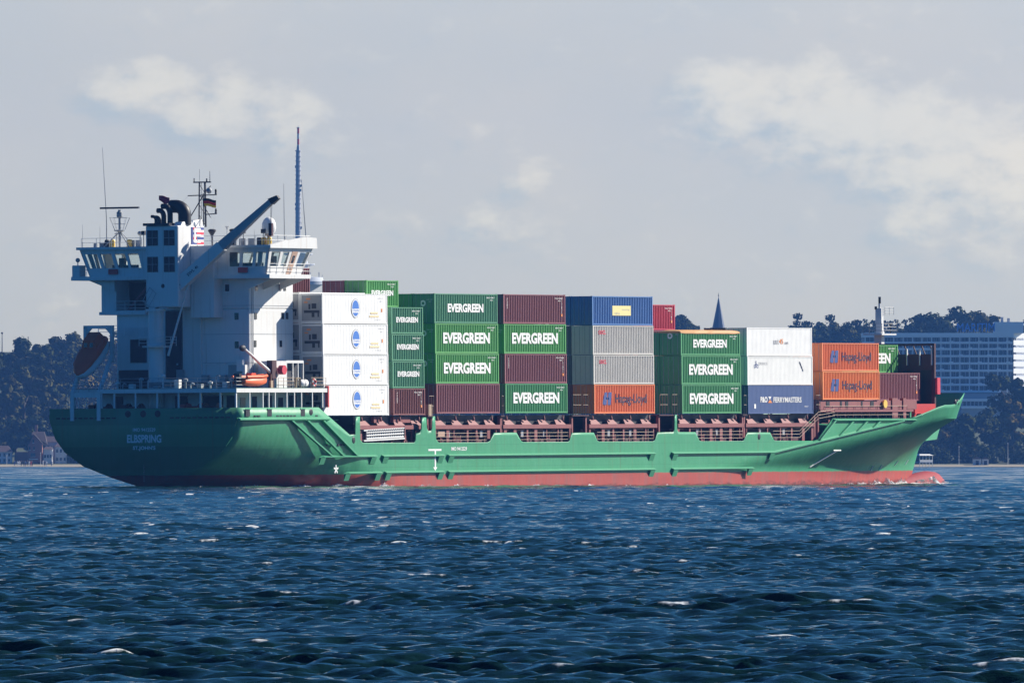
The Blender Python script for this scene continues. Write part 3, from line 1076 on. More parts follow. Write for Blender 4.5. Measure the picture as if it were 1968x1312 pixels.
b = MB(); b.box(6.1, 7.2, 10.7, 11.5, 20.42, 21.5); b.build('wing_console', M['white'], ship)
b = MB(); b.ball((6.6, 11.2, 22.0), 0.22); b.tube((6.6, 11.2, 21.4), (6.6, 11.2, 21.9), .05); b.build('searchlight', M['grey'], ship)
railing([(6.2, -10.38, 20.42), (13.5, -10.38, 20.42)], m='white', post=1.3, h=1.0)
railing([(6.3, 10.6, 23.2), (6.3, 3.9, 23.2)], m='white', post=1.6, h=0.85, bars=2)
railing([(6.3, -2.3, 23.2), (6.3, -10.3, 23.2), (13.8, -10.3, 23.2)], m='white', post=1.6, h=0.9, bars=2)
b = MB()
for y in (-4.7, -5.5, -6.5, -7.5, -8.6, 5.0, 5.8):
    b.box(7.6, 7.65, y - .36, y + .36, 23.2, 23.85)
b.build('wind_screen', M['grey'], ship)
# equipment on the monkey island
for y, m in [(8.4, 'yellow'), (7.8, 'yellow'), (5.9, 'yellow'), (-9.0, 'yellow'), (-9.6, 'yellow'), (-8.5, 'yellow')]:
    b = MB(); b.lathe([(.26, 0), (.26, .6), (.2, .72)], (7.4, y, 23.2), 10); b.build('drum', M['dark'] if y in (8.4, -8.5) else M[m], ship)
for y in (9.6, 8.9):
    b = MB(); b.box(7.2, 7.6, y - .2, y + .2, 23.2, 23.6); b.build('magnetic_box', M['grey'], ship)
for x, y, h in [(7.0, 10.9, 2.2), (7.0, 8.95, 2.0), (7.0, 3.9 + .5, 1.5), (9.0, -7.0, 1.5)]:
    b = MB(); b.tube((x, y, 23.2), (x, y, 23.2 + h), .03, .012); b.tube((x, y, 23.2), (x, y, 23.7), .05); b.build('whip_antenna', M['grey'], ship)
for x, y in [(6.8, 3.95), (6.8, -7.1), (6.8, -9.3)]:
    b = MB(); b.tube((x, y, 23.2), (x, y, 24.3), .04); b.box(x - .15, x + .15, y - .18, y + .18, 24.3, 24.7); b.build('floodlight', M['dark'], ship)
for x, y in [(7.2, -3.4), (7.2, -5.75)]:
    b = MB(); b.lathe([(.1, 0), (.1, .9), (.14, 1.0), (.38, 1.4), (.38, 1.5), (.2, 1.58)], (x, y, 23.2), 12); b.build('ventilation_cowl', M['dark'], ship)
b = MB(); b.tube((8.0, -4.6, 23.2), (8.0, -4.6, 24.9), .05); b.lathe([(.05, 0), (.22, .3), (.24, .34)], (8.0, -4.6, 24.7), 10); b.build('fog_horn', M['white'], ship)
b = MB(); b.tube((8.2, 5.2, 23.2), (8.2, 5.2, 24.4), .06); b.ball((8.2, 5.2, 24.5), .22, .28, .22); b.build('searchlight', M['grey'], ship)
b = MB(); b.tube((8.5, 8.0, 23.2), (8.5, 8.0, 24.5), .05); b.lathe([(.05, 0), (.26, .1), (.06, .2)], (8.5, 8.0, 24.4), 10); b.build('satellite_antenna', M['grey'], ship)
b = MB(); b.path([(8.3, 9.0, 23.2), (8.2, 8.95, 26), (7.9, 8.98, 29.5), (7.7, 9.05, 32.7)], 0.05, radii=[.07, .045, .03, .018]); b.build('long_whip_antenna', M['grey'], ship)
b = MB(); b.path([(9.2, -12.4 + 2.2, 23.4), (9.2, -10.15, 29.0)], 0.04, radii=[.06, .015]); b.build('long_whip_antenna', M['grey'], ship)
b = MB(); b.path([(13.2, -10.2, 23.8), (12.9, -9.9, 29.5)], 0.04, radii=[.06, .015]); b.build('long_whip_antenna', M['grey'], ship)
# satellite dome
b = MB()
b.lathe([(.45, 0), (.62, .25), (.68, .6), (.64, 1.0), (.48, 1.35), (.22, 1.55), (.02, 1.6)], (7.6, -9.45 + .0, 24.25), 18)
dome = b.build('satellite_dome', M['white_clean'], ship, smooth=50)
b = MB(); b.lathe([(.12, 0), (.12, .7), (.4, 1.05)], (7.6, -9.45, 23.2), 10); b.tube((7.4, -8.9, 23.2), (7.4, -9.2, 24.3), .05); b.build('dome_pedestal', M['railtan'], dome)
# radar mast on the port side
b = MB()
rx, ry = 7.6, 7.1
b.tube((rx, ry, 23.2), (rx, ry, 26.2), .13, n=8)
for dx, dy in ((-1, 1.2), (1, -1.2), (-.6, -1.4)):
    b.tube((rx, ry, 24.7), (rx + dx, ry + dy, 23.2), .05)
rm = b.build('radar_mast', M['grey'], ship)
b = MB()
b.lathe([(.1, 24.6), (.55, 24.75), (.55, 24.82), (.1, 24.85)], (rx, ry, 0), 12)
for k in range(10):
    a = 2 * math.pi * k / 10
    b.tube((rx + .5 * math.cos(a), ry + .5 * math.sin(a), 24.8), (rx + 1.0 * math.cos(a), ry + 1.0 * math.sin(a), 26.0), .018, n=4)
    a2 = 2 * math.pi * (k + 1) / 10
    for rr, zz in ((1.0, 26.0), (.75, 25.4)):
        b.tube((rx + rr * math.cos(a), ry + rr * math.sin(a), zz), (rx + rr * math.cos(a2), ry + rr * math.sin(a2), zz), .018, n=4)
b.build('mast_basket', M['grey'], rm)
b = MB(); b.lathe([(.2, 0), (.3, .1), (.3, .5), (.16, .62), (.16, .75)], (rx, ry, 26.0), 12); b.build('radar_gearbox', M['grey'], rm)
b = MB(); b.box(rx - .12, rx + .12, ry - 2.15, ry + 2.15, 26.85, 27.02); b.build('radar_scanner', M['dark'], rm)

# ---- funnel casing with exhausts
b = MB(); b.box(3.6, 8.4, -1.8, 1.78, 17.4, 25.1)
cas = b.build('funnel_casing', M['white'], ship)
bv = cas.modifiers.new('round', 'BEVEL'); bv.width = 0.1; bv.segments = 2
b = MB(); b.box(3.4, 7.2, -.95, 1.95, 25.1, 25.35); b.build('casing_top', M['black'], ship)
b = MB(); b.hexa([(4.2, -1.75, 25.1), (8.4, -1.75, 25.1), (8.4, -.95, 25.1), (4.2, -.95, 25.1)], [(4.6, -1.7, 25.45), (8.2, -1.7, 25.75), (8.2, -.95, 25.75), (4.6, -.95, 25.45)]); b.build('funnel_cap', M['white'], ship)
for y in (1.15 - .25, -0.95):
    for z in (23.95, 21.45):
        b = MB(); b.box(3.55, 3.6, y - .58 + .1, y + .58 + .1, z - .72, z + .72)
        lv = b.build('louvre', M['dark_fitting_shade'], cas)
        b = MB(); b.box(3.52, 3.55, y + .08, y + .12, z - .72, z + .72); b.box(3.52, 3.55, y - .48, y + .68, z - .02, z + .02); b.build('louvre_bar', M['grey'], lv)
fl = lambda u, v: (u, -1.82, v)
b = MB()
zl0 = 23.5
for k in range(4):
    z = 23.35 + k * .46
    b.box(6.0, 7.0, -1.82, -1.8, z, z + .23, 1 if k % 2 else 0)
    b.box(7.0, 8.3, -1.82, -1.8, z, z + .23, 0 if k % 2 else 1)
b.box(6.0, 6.35, -1.83, -1.81, 23.4, 25.0, 0)
b.build('funnel_emblem', [M['fun_blue'], M['fun_red']], ship)
b = MB()
b.box(6.55, 6.8, -1.835, -1.815, 23.5, 24.9)
for z in (23.5, 24.1, 24.7):
    b.box(6.8, 7.7, -1.835, -1.815, z, z + .2)
b.build('funnel_letter', M['letter_white'], ship)


def elbow(x, y, z0, r, h, reach, tip):
    """exhaust that bends aft"""
    pts, rad = [(x, y, z0)], [r]
    pts.append((x, y, z0 + h * .55)); rad.append(r)
    for k in range(1, 7):
        a = math.pi / 2 * k / 6
        pts.append((x - reach * .0 - .0, y + reach * (1 - math.cos(a)), z0 + h * .55 + h * .45 * math.sin(a))); rad.append(r)
    pts.append((x, y + reach + tip, z0 + h)); rad.append(r)
    b = MB()
    b.path(pts, r, n=14, radii=rad)
    return b.build('exhaust_pipe', M['black'], ship, smooth=50)


elbow(5.6, -1.35, 25.2, 0.62, 1.75, 0.95, 0.55)
elbow(4.6, -0.35, 25.2, 0.26, 1.75, 0.55, 0.35)
elbow(4.6, 0.35, 25.2, 0.24, 1.35, 0.45, 0.25)
elbow(4.4, 1.1, 25.2, 0.15, 0.8, 0.35, 0.15)
elbow(4.4, 0.75, 25.2, 0.2, 0.7, 0.3, 0.1)
# main mast behind the funnel
b = MB()
mx_, my_ = 8.6, -1.5
for dy in (-.3, .32):
    b.tube((mx_, my_ + dy * 1.2, 25.0), (mx_, my_ + dy, 29.2), .07 if dy > 0 else .1)
for k in range(14):
    z = 25.2 + k * .3
    b.tube((mx_, my_ + .1, z), (mx_, my_ + .3, z), .015, n=4)
b.tube((mx_, my_ + .1, 25), (mx_, my_ + .1, 29.2), .02)
for k in range(4):
    z = 25.2 + k
    b.tube((mx_, my_ - .3, z), (mx_, my_ + .32, z + .9), .03)
b.tube((mx_ - .6, my_ - .5, 25.2), (mx_, my_ - .1, 28.2), .06)
b.tube((mx_, my_ + 1.4, 25.9), (mx_, my_ - .1, 28.0), .05)
b.tube((mx_, my_ - .9, 25.9), (mx_, my_ - .2, 27.0), .04)
mast = b.build('main_mast', M['dark'], ship)
b = MB()
b.box(mx_ - .08, mx_ + .08, my_ - .95, my_ + .95, 29.2, 29.32)
b.tube((mx_, my_ + 1.6, 28.0), (mx_, my_ - 1.6, 28.05), .05)
b.tube((mx_, my_ - .4, 25.9 + .3), (mx_, my_ - 1.6, 26.25), .05)
b.tube((mx_, my_ + .9, 29.3), (mx_, my_ + .9, 29.65), .05)
b.tube((mx_, my_ + .3, 29.3), (mx_, my_ + .3, 30.5), .015)
b.tube((mx_, my_ - .85, 29.3), (mx_, my_ - .85, 30.3), .04, .02)
b.tube((mx_, my_ - .5, 29.3), (mx_, my_ - .5, 29.6), .07)
b.tube((mx_, my_ - .95, 28.9), (mx_, my_ - .3, 28.4), .04)
b.build('mast_yard', M['dark'], mast)
for y, z in [(-1.5, 28.1), (-1.5, 26.25)]:
    b = MB(); b.lathe([(.05, 0), (.12, .05), (.08, .2), (.12, .3), (.08, .42), (.1, .48)], (mx_, my_ + y, z), 10); b.build('signal_lamp', M['black'], mast)
b = MB(); b.ball((mx_, my_ - .75, 28.45), .28, .28, .3); b.build('antenna_dome', M['grey'], mast)
b = MB()
for y in (-1.25, -1.55):
    b.tube((mx_, my_ + y, 28.0), (mx_ - 1, my_ + y - .1, 23.4), .008, n=4)
b.tube((mx_, my_ + 1.5, 28.0), (mx_ - 3, my_ + 3.0, 25.4), .008, n=4)
b.build('halyard', M['grey'], mast)

# ---- stores crane
b = MB()
b.tube((4.1, 1.0, 6.7), (4.1, 1.0, 17.2), 0.72, n=20)
b.lathe([(.95, 0), (.95, .25)], (4.1, 1.0, 17.0), 16)
crane = b.build('stores_crane', M['white'], ship, smooth=40)
tip = Vector((5.0, -11.75, 27.6))
rt = Vector((4.1, 1.2, 17.35))
dr = (tip - rt).normalized()
sd_ = dr.cross(Vector((0, 0, 1))).normalized()
up_ = sd_.cross(dr)
b = MB()


def boomsec(p, w, h):
    return [p - sd_ * w - up_ * h, p + sd_ * w - up_ * h, p + sd_ * w + up_ * h, p - sd_ * w + up_ * h]


L_ = (tip - rt).length
b.hexa(boomsec(rt, .35, .18), boomsec(rt + dr * 2.4, .42, .62))
b.hexa(boomsec(rt + dr * 2.4, .42, .62), boomsec(rt + dr * 9.3, .40, .52))
b.build('crane_boom', M['white'], crane)
b = MB()
b.hexa(boomsec(rt + dr * 9.3, .36, .46), boomsec(rt + dr * (L_ - .4), .25, .24))
b.build('boom_extension', M['grey'], crane)
b = MB(); b.hexa(boomsec(rt + dr * (L_ - .6), .3, .34), boomsec(tip + dr * .3 - up_ * .15, .2, .2)); b.build('boom_head', M['black'], crane)
b = MB(); b.tube(tip + Vector((0, .5, -.2)), tip + Vector((0, .55, -2.4)), .02, n=4); b.tube(tip + Vector((0, .35, -.2)), tip + Vector((0, .5, -2.4)), .02, n=4); b.build('hoist_cable', M['dark'], crane)
b = MB(); b.box(tip.x - .15, tip.x + .15, tip.y + .35, tip.y + .7, tip.z - 3.6, tip.z - 2.4); b.build('hook_block', M['deckdark'], crane)
b = MB()
ps = [rt + dr * 1.6 + up_ * .75, rt + dr * 3.4 + up_ * .75, rt + dr * 3.4 + up_ * 1.9 - dr * .2, rt + dr * 1.6 + up_ * 1.9]
ps = [Vector((3.2, 1.9, 18.0)), Vector((3.2, 1.2, 17.5)), Vector((3.2, .4, 18.7)), Vector((3.2, 1.1, 19.3))]
for k in range(4):
    b.tube(ps[k], ps[(k + 1) % 4], .03)
b.tube(ps[0].lerp(ps[1], .5), ps[2].lerp(ps[3], .5), .02)
b.build('crane_cage', M['grey'], crane)
b = MB(); b.ball(rt + dr * 2.3 + up_ * .8 + Vector((-.3, 0, 0)), .36); b.build('luffing_winch', M['dark'], crane)
b = MB(); b.tube(Vector((4.0, -.4, 12.8)), rt + dr * 4.2 - up_ * .6, .12, .08); b.build('luffing_cylinder', M['white'], crane)
b = MB(); b.lathe([(1.3, 13.6), (1.35, 13.75)], (4.1, 1.0, 0), 14)
b.build('column_platform', M['white'], crane)
railing([(3.0, 2.2, 13.75), (3.0, -.7, 13.75), (5, -.7, 13.75)], m='white', post=1.0, h=0.85, parent=crane)
b = MB()
for s_, z in (("SWL 4 t", 0), ):
    pl = lambda u, v: rt + dr * (5.6 + u) - sd_ * -0.0 + up_ * v + Vector((-.46, 0, 0))
    add_text(b, "SWL 4t", 0, 0, 1.4, .3, pl, .01)
    add_text(b, "14m", -2.2, -0.1, .7, .3, pl, .01)
b.build('crane_lettering', M['letter_navy'], crane, recalc=False)
railing([(3.3, 6.9, 14.8), (3.3, 4.0, 14.8)], m='white', post=1.2, h=.9)

# ---- lifeboat davit (part of the ship)
b = MB()
for y in (9.05, 6.1):
    b.box(4.3, 4.62, y - .16, y + .16, 12.2, 15.6)
    b.hexa([(-.15, y + .0 - 1.25 - .14, 9.4), (.25, y - 1.25 - .14, 9.4), (.25, y - 1.25 + .14, 9.4), (-.15, y - 1.25 + .14, 9.4)], [(4.2, y - .14, 12.9), (4.6, y - .14, 12.9), (4.6, y + .14, 12.9), (4.2, y + .14, 12.9)])
    b.box(-.1, .3, y - 1.25 - .2, y - 1.25 + .2, 6.7, 9.5)
b.box(4.3, 4.62, 5.95, 9.2, 15.45, 15.75)
b.box(-.05, .2, 4.7, 8.0, 8.9, 9.35)
b.prism([(4.35, 9.0, 15.5), (4.35, 8.3, 15.5), (4.35, 9.0, 14.8)], (.2, 0, 0))
b.prism([(4.35, 6.15, 15.5), (4.35, 6.85, 15.5), (4.35, 6.15, 14.8)], (.2, 0, 0))
b.tube((4.45, 7.6, 15.5), (4.3, 7.7, 14.2), .03)
b.build('lifeboat_davit', M['white'], ship)
railing([(0.0, 8.3, 9.4), (0.0, 4.8, 9.4)], m='grey', post=1.1, h=.9)
for y in (7.2, 6.3, 8.35):
    b = MB(); b.tube((0.1, y, 7.8), (0.1, y, 9.2), .035); b.build('davit_post', M['white'], ship)

# ---- shelter, rescue boat davit and fittings on the starboard upper deck
b = MB()
b.box(8.6, 10.4, -9.6, -7.5, 9.66, 12.25)
b.box(10.4, 13.6, -9.6, -7.5, 12.05, 12.3)
for x in (10.42, 11.6, 12.55, 13.5):
    b.box(x, x + .1, -9.6, -9.5, 9.66, 12.05)
b.build('deck_shelter', M['white'], ship)
b = MB(); b.box(10.5, 13.5, -8.9, -7.5, 9.66, 12.0); b.build('shelter_shade_block', M['dark_fitting_shade'], ship)  # solid dark block stands in for the shade inside
b = MB()
b.tube((7.6, -9.6, 9.66), (7.6, -9.6, 11.4), .28, n=10)
b.box(7.3, 8.1, -9.9, -9.3, 10.6, 12.3)
dv = b.build('rescue_boat_davit', M['deckdark'], ship)
b = MB(); b.path([(7.4, -9.6, 11.2), (5.0, -9.6, 12.3), (4.2, -9.6, 12.7), (2.5, -9.6, 13.5)], .15, radii=[.18, .15, .13, .1], n=8); b.build('davit_arm', M['white'], dv)
b = MB(); b.ball((2.4, -9.6, 13.45), .5, .25, .3); b.build('davit_head', M['dark'], dv)
b = MB(); b.lathe([(.45, 0), (.45, .5)], (0, 0, 0), 14); b.xform(Matrix.Translation((8.9, -9.8, 11.4)) @ Matrix.Rotation(R(90), 4, 'X')); b.build('davit_winch', M['fun_red'], dv)
b = MB(); b.path([(11.4, -10.0, 9.7), (11.5, -10.0, 10.6), (12.2, -10.0, 10.6), (12.3, -10, 9.7)], .12); b.build('fire_hose', M['rope'], ship)
b = MB(); b.tube((6.9, -10.0, 9.66), (6.9, -10, 11.0), .05); b.box(6.7, 7.1, -10.1, -9.9, 9.66, 10.4); b.build('hose_box', M['railtan'], ship)

# ---- hatch coamings, stanchions and lashing gear along the main deck
for x0, x1 in [(23, 36.2), (37.4, 50.2), (50.8, 64.2), (67.8, 81.5), (85.8, 99.3), (99.8, 114.4)]:
    b = MB()
    b.box(x0, x1, -9.0, 9.0, 4.05, 5.6)
    b.build('hatch_coaming', M['deckdark'], ship)
    b = MB()
    b.box(x0 + .2, x1 - .2, -9.35, 9.35, 6.1, 7.02)
    b.build('hatch_cover', M['dark'], ship)
    b = MB()
    b.box(x0, x1, -10.0, -9.5, 5.72, 6.1)
    for k in range(4):
        xx = x0 + .4 + k * (x1 - x0) / 4
        b.prism([(xx, -9.98, 6.1), (xx + 1.9, -9.98, 6.1), (xx + 1.6, -9.6, 6.55), (xx + .3, -9.6, 6.55)], (0, .1, 0))
    b.build('hatch_girder', M['deckred'], ship)
    n_ = int((x1 - x0) / 2.1)
    for k in range(n_ + 1):
        xx = x0 + .3 + k * (x1 - x0 - .6) / n_ + random.uniform(-.35, .35)
        w = random.choice((.12, .2, .3, .55))
        b = MB()
        b.box(xx, xx + w, -9.85, -9.65, 4.05, 5.72)
        b.build('stanchion', M['deckred'], ship)
    for k in range(3):
        xx = x0 + 1.5 + k * (x1 - x0 - 3) / 3 + random.uniform(-.4, .4)
        b = MB()
        for j in range(5):
            b.box(xx, xx + 1.0, -9.6, -9.5, 4.2 + j * .18, 4.2 + j * .18 + .07)
        b.box(xx, xx + .08, -9.62, -9.5, 4.1, 5.1)
        b.box(xx + .95, xx + 1.03, -9.62, -9.5, 4.1, 5.1)
        b.build('lashing_rack', M['deckred'], ship)
    for k in range(4):
        xx = x0 + .8 + k * (x1 - x0 - 1.6) / 3.2
        b = MB()
        b.lathe([(.13, 0), (.13, .2), (.05, .45), (.05, .55)], (xx, -9.9, 6.5), 8)
        b.build('container_socket', M['deckred'], ship)
    for k in range(2):
        xx = x0 + 3 + k * 5 + random.uniform(0, 2)
        b = MB(); b.box(xx, xx + .45, -9.7, -9.6, 4.9, 5.55); b.build('junction_box', M['letter_grey'], ship)
railing([(37.3, -10.3, 4.3), (47, -10.3, 4.3)], h=1.0, post=1.8)
railing([(53.6, -10.3, 4.3), (63, -10.3, 4.3)], h=1.0, post=1.8)
railing([(68.8, -10.3, 4.3), (80.2, -10.3, 4.3)], h=1.0, post=1.8)
railing([(89.3, -10.3, 4.3), (98.5, -10.3, 4.3)], h=1.0, post=1.8)
railing([(104.9, -10.3, 4.3), (110.5, -10.3, 4.3), (114.5, -10.3, 6.2), (118, -10.3, 6.5)], h=1.0, post=1.8)
# lashing bridges between the stacks
for x0, x1 in [(36.1, 37.4), (50.2, 50.9), (64.3, 67.6), (81.8, 85.6), (99.0, 99.9), (114.2, 115.5)]:
    b = MB()
    b.box(x0, x1, -10.1, 10.1, 6.9, 7.0)
    b.build('lashing_platform', M['deckdark'], ship)
    b = MB(); b.box(x0 + .2, x1 - .2, -6.5, 6.5, 4.05, 6.9); b.build('cross_deck_house', M['deckdark'], ship)
    for xx in (x0 + .15, x1 - .4):
        b = MB(); b.box(xx, xx + .25, -9.9, -9.6, 4.05, 6.9); b.build('stanchion', M['deckred'], ship)
    if x1 - x0 > 2.5:
        railing([(x0 + .1, -10.1, 7.0), (x0 + 1.7, -10.1, 7.0)], h=2.0, post=.6, m='railtan', r=.02, bars=2, name='lashing_frame')
        railing([(x1 - 1.2, -10.1, 7.0), (x1 - .2, -10.1, 7.0)], h=2.0, post=.5, m='railtan', r=.02, bars=2, name='lashing_frame')
    else:
        railing([(x0 + .2, -10.1, 7.0), (x1 - .2, -10.1, 7.0)], h=1.9, post=.5, m='railtan', r=.02, bars=2, name='lashing_frame')
b = MB(); b.box(36.2, 36.9, -10.1, -9.7, 7.0, 8.1); b.build('valve_box', M['railtan'], ship)
b = MB(); b.box(38.6, 40.2, -9.75, -9.6, 5.0, 5.55); b.build('life_ring_case', M['tan'], ship)
for x0, x1 in ((26.5, 28.0), (30.2, 33.4)):
    b = MB(); b.box(x0, x1, -9.7, -9.3, 6.35, 6.92); b.build('hatch_bracket', M['deckred'], ship)
b = MB()
for x in (25.2, 28.8, 30.9):
    b.box(x, x + .6, -9.6, -9.2, 4.1, 6.2)
b.box(27.0, 31.6, -9.7, -9.5, 4.5, 4.62)
b.build('ladder_cradle', M['deckred'], ship)
# forward container base
b = MB()
b.box(115.5, 136.5, -9.9, 9.9, 7.45, 8.35)
fb = b.build('forward_container_base', M['deckred'], ship)
for xx, w in [(116.9, .7), (119.9, .35), (121.0, .6), (124.4, .3), (126.4, .7)]:
    b = MB(); b.box(xx, xx + w, -9.94, -9.88, 7.75, 8.25); b.build('base_cutout', M['black'], fb)
b = MB(); b.box(115.4, 135.5, -10.05, -9.9, 7.2, 7.42); b.build('base_girder', M['deckred'], ship)
for k in range(10):
    xx = 118.5 + k * 1.75
    b = MB(); b.box(xx, xx + random.choice((.15, .3)), -9.3, -9.1, 6.1, 7.3); b.build('stanchion', M['deckred'], ship)
b = MB(); b.box(117, 136, -8.4, -8.2, 6.1, 7.4); b.build('inner_bulkhead', M['deckdark'], ship)
railing([(116.5, -10.0, 7.35), (134.2, -10.0, 7.35)], h=.45, post=1.6, bars=1)
railing([(117.6, -10.3, 6.45), (134.0, -10.3, 6.45)], h=.45, post=1.6, bars=1)
b = MB(); b.lathe([(.42, -.08), (.42, .08)], (0, 0, 0), 18); b.xform(Matrix.Translation((129.2, -10.1, 8.0)) @ Matrix.Rotation(R(90), 4, 'X')); b.build('hand_wheel', M['yellow'], ship)
b = MB(); b.box(128.2, 130.4, -9.8, -9.2, 7.4, 8.4); b.build('winch', M['deckdark'], ship)
b = MB(); b.box(131.0, 132.2, -10.0, -9.6, 6.5, 8.6); b.box(133.4, 134.0, -10.0, -9.6, 6.5, 8.6); b.build('fore_stanchion', M['deckred'], ship)
# breakwater
b = MB()
b.box(143.0, 143.3, -8.55, 8.55, 6.2, 13.15)
bw_ = b.build('breakwater', M['deckdark'], ship)
b = MB()
b.tube((143.1, -8.5, 14.15), (143.1, 8.5, 14.15), .12)
for k in range(18):
    y = -8.4 + k * 1.0
    b.tube((143.1, y, 13.1), (143.1, y + .45, 14.15), .07)
b.box(143.0, 143.3, -8.55, -8.3, 13.1, 14.25)
b.build('breakwater_frame', M['deckdark'], bw_)
for y in (-5.4, -6.9, -8.3):
    b = MB(); b.box(142.8, 142.95, y - .05, y + .05, 12.0, 13.7); b.build('breakwater_strut', M['letter_white'], bw_)
for y in (-5.5, -7.6):
    b = MB(); b.box(142.93, 143.0, y - .6, y + .6, 6.3, 11.5); b.build('breakwater_stiffener', M['black'], bw_)
b = MB(); b.box(143.05, 143.7, -8.85, -8.6, 9.0, 10.7); b.build('signal_board', M['fun_red'], ship)
# forecastle machinery
for x, y in [(146.5, -6.0), (148.5, -4.5), (150.0, -3.0)]:
    b = MB(); b.tube((x, y - .6, 6.9), (x, y + .6, 6.9), .5, n=12); b.box(x - .5, x + .5, y - .2, y + .9, 6.2, 7.6); b.build('windlass', M['red'], ship)
b = MB(); b.box(138.0, 142.5, -8.9, -8.0, 6.3, 8.0); b.build('chain_locker', M['red'], ship)
for k in range(5):
    b = MB(); b.lathe([(.16, 0), (.16, .6), (.24, .7)], (137.5 + k * 1.2, -9.0, 6.3), 8); b.build('bollard', M['grey'] if k % 2 else M['red'], ship)
b = MB()
b.tube((153, 3, 7.6), (147, 6.5, 7.6), .05); b.tube((153, 3, 8.1), (147, 6.5, 8.1), .05)
b.build('bulwark_pipe', M['yellow'], ship)
# foremast
b = MB()
b.box(146.55, 147.2, -.42, .42, 6.2, 15.6)
b.box(146.7, 147.15, -.36, .36, 15.6, 18.0)
fm = b.build('foremast', M['white'], ship)
b = MB(); b.box(145.4, 148.6, -1.1, 1.1, 15.2, 15.35); b.build('mast_platform', M['white'], fm)
railing([(145.4, 1.1, 15.35), (145.4, -1.1, 15.35), (148.6, -1.1, 15.35)], m='grey', post=.8, h=1.05, parent=fm)
b = MB(); b.tube((147, 0, 18.0), (147, 0, 18.6), .14); b.build('mast_top', M['white'], fm)
b = MB(); b.tube((147, 0, 18.5), (147, 0, 19.2), .14, n=8); b.box(146.6, 146.8, .2, .4, 17.9, 18.2); b.build('masthead_light', M['black'], fm)
railing([(147.2, -.5, 17.3), (148.4, -.9, 17.3)], m='white', post=.6, h=.8, parent=fm)
b = MB(); b.tube((148.4, -.5, 15.4), (148.4, -.5, 16.4), .05); b.box(148.3, 148.5, -.6, -.4, 16.2, 16.5); b.build('navigation_light', M['black'], fm)

# ------------------------------------------------------------------ things carried aboard
# free-fall lifeboat
lb = empty('lifeboat', at(2.5, 7.35, 12.65) @ Matrix.Rotation(R(-38), 4, 'Y') @ Matrix.Scale(.9, 4))
tag(lb, 'dark red enclosed lifeboat with white bottom, hanging nose down in the stern davit', 'lifeboat')


def boat_loft(stations, n=16):
    """stations: x, half width, z bottom, z top, squareness"""
    v = []
    for x, w, zb, zt, sq in stations:
        for i in range(n):
            a = 2 * math.pi * i / n
            c_, s_ = math.cos(a), math.sin(a)
            yy = math.copysign(abs(c_) ** sq, c_) * w
            zz = (zb + zt) / 2 + math.copysign(abs(s_) ** sq, s_) * (zt - zb) / 2
            v.append((x, yy, zz))
    K = len(stations)
    fs = [tuple(range(n))[::-1], tuple(range((K - 1) * n, K * n))]
    for k in range(K - 1):
        for i in range(n):
            j = (i + 1) % n
            fs.append((k * n + i, k * n + j, (k + 1) * n + j, (k + 1) * n + i))
    return v, fs


b = MB(); b.add(*boat_loft([(-3.2, .12, -.25, .1, .8), (-2.8, .6, -.6, .25, .8), (-1.8, 1.05, -.85, .3, .75), (0, 1.25, -.95, .3, .7), (1.8, 1.2, -.9, .3, .7), (2.8, 1.05, -.7, .3, .7)]))
b.build('boat_bottom', M['white'], lb, smooth=50)
b = MB(); b.add(*boat_loft([(-3.15, .1, -.1, .2, .8), (-2.7, .62, -.05, .5, .8), (-1.7, 1.08, 0, .85, .7), (0, 1.28, 0, 1.0, .65), (1.9, 1.23, 0, 1.0, .65), (2.8, 1.05, 0, .85, .7)]))
b.build('canopy', M['red_boat'], lb, smooth=50)
b = MB(); b.hexa([(.3, -.95, .8), (2.6, -.85, .8), (2.6, .85, .8), (.3, .95, .8)], [(.9, -.7, 1.65), (2.4, -.65, 1.6), (2.4, .65, 1.6), (.9, .7, 1.65)]); cp = b.build('conning_tower', M['red_boat'], lb)
for y in (-.35, .35):
    b = MB(); b.hexa([(.42, y - .2, 1.1), (.42, y + .2, 1.1), (.72, y + .2, 1.45), (.72, y - .2, 1.45)], [(.5, y - .2, 1.08), (.5, y + .2, 1.08), (.8, y + .2, 1.43), (.8, y - .2, 1.43)]); b.build('window', M['glass'], cp)
# rescue boat
rb = empty('rescue_boat', at(3.85, -9.7, 9.75))
tag(rb, 'small orange open rescue boat beside the white bridge block', 'rescue boat')
b = MB(); b.add(*boat_loft([(-2.3, .75, .25, .95, .6), (-1.2, .85, .1, .95, .6), (.6, .85, .1, .98, .6), (1.8, .6, .3, 1.05, .7), (2.5, .12, .75, 1.12, .8)], 14))
b.build('boat_hull', M['orange_boat'], rb, smooth=50)
b = MB()
for y in (-.8, .8):
    b.path([(-2.2, y, .98), (.6, y, 1.0), (1.8, y * .75, 1.08), (2.45, y * .15, 1.15)], .14, n=8)
b.build('sponson', M['orange_boat'], rb, smooth=50)
b = MB(); b.box(-2.75, -2.3, -.3, .3, .4, 1.3); b.build('outboard_motor', M['black'], rb)
b = MB(); b.box(-.5, .3, -.3, .3, 1.0, 1.35); b.build('seat', M['red_boat'], rb)
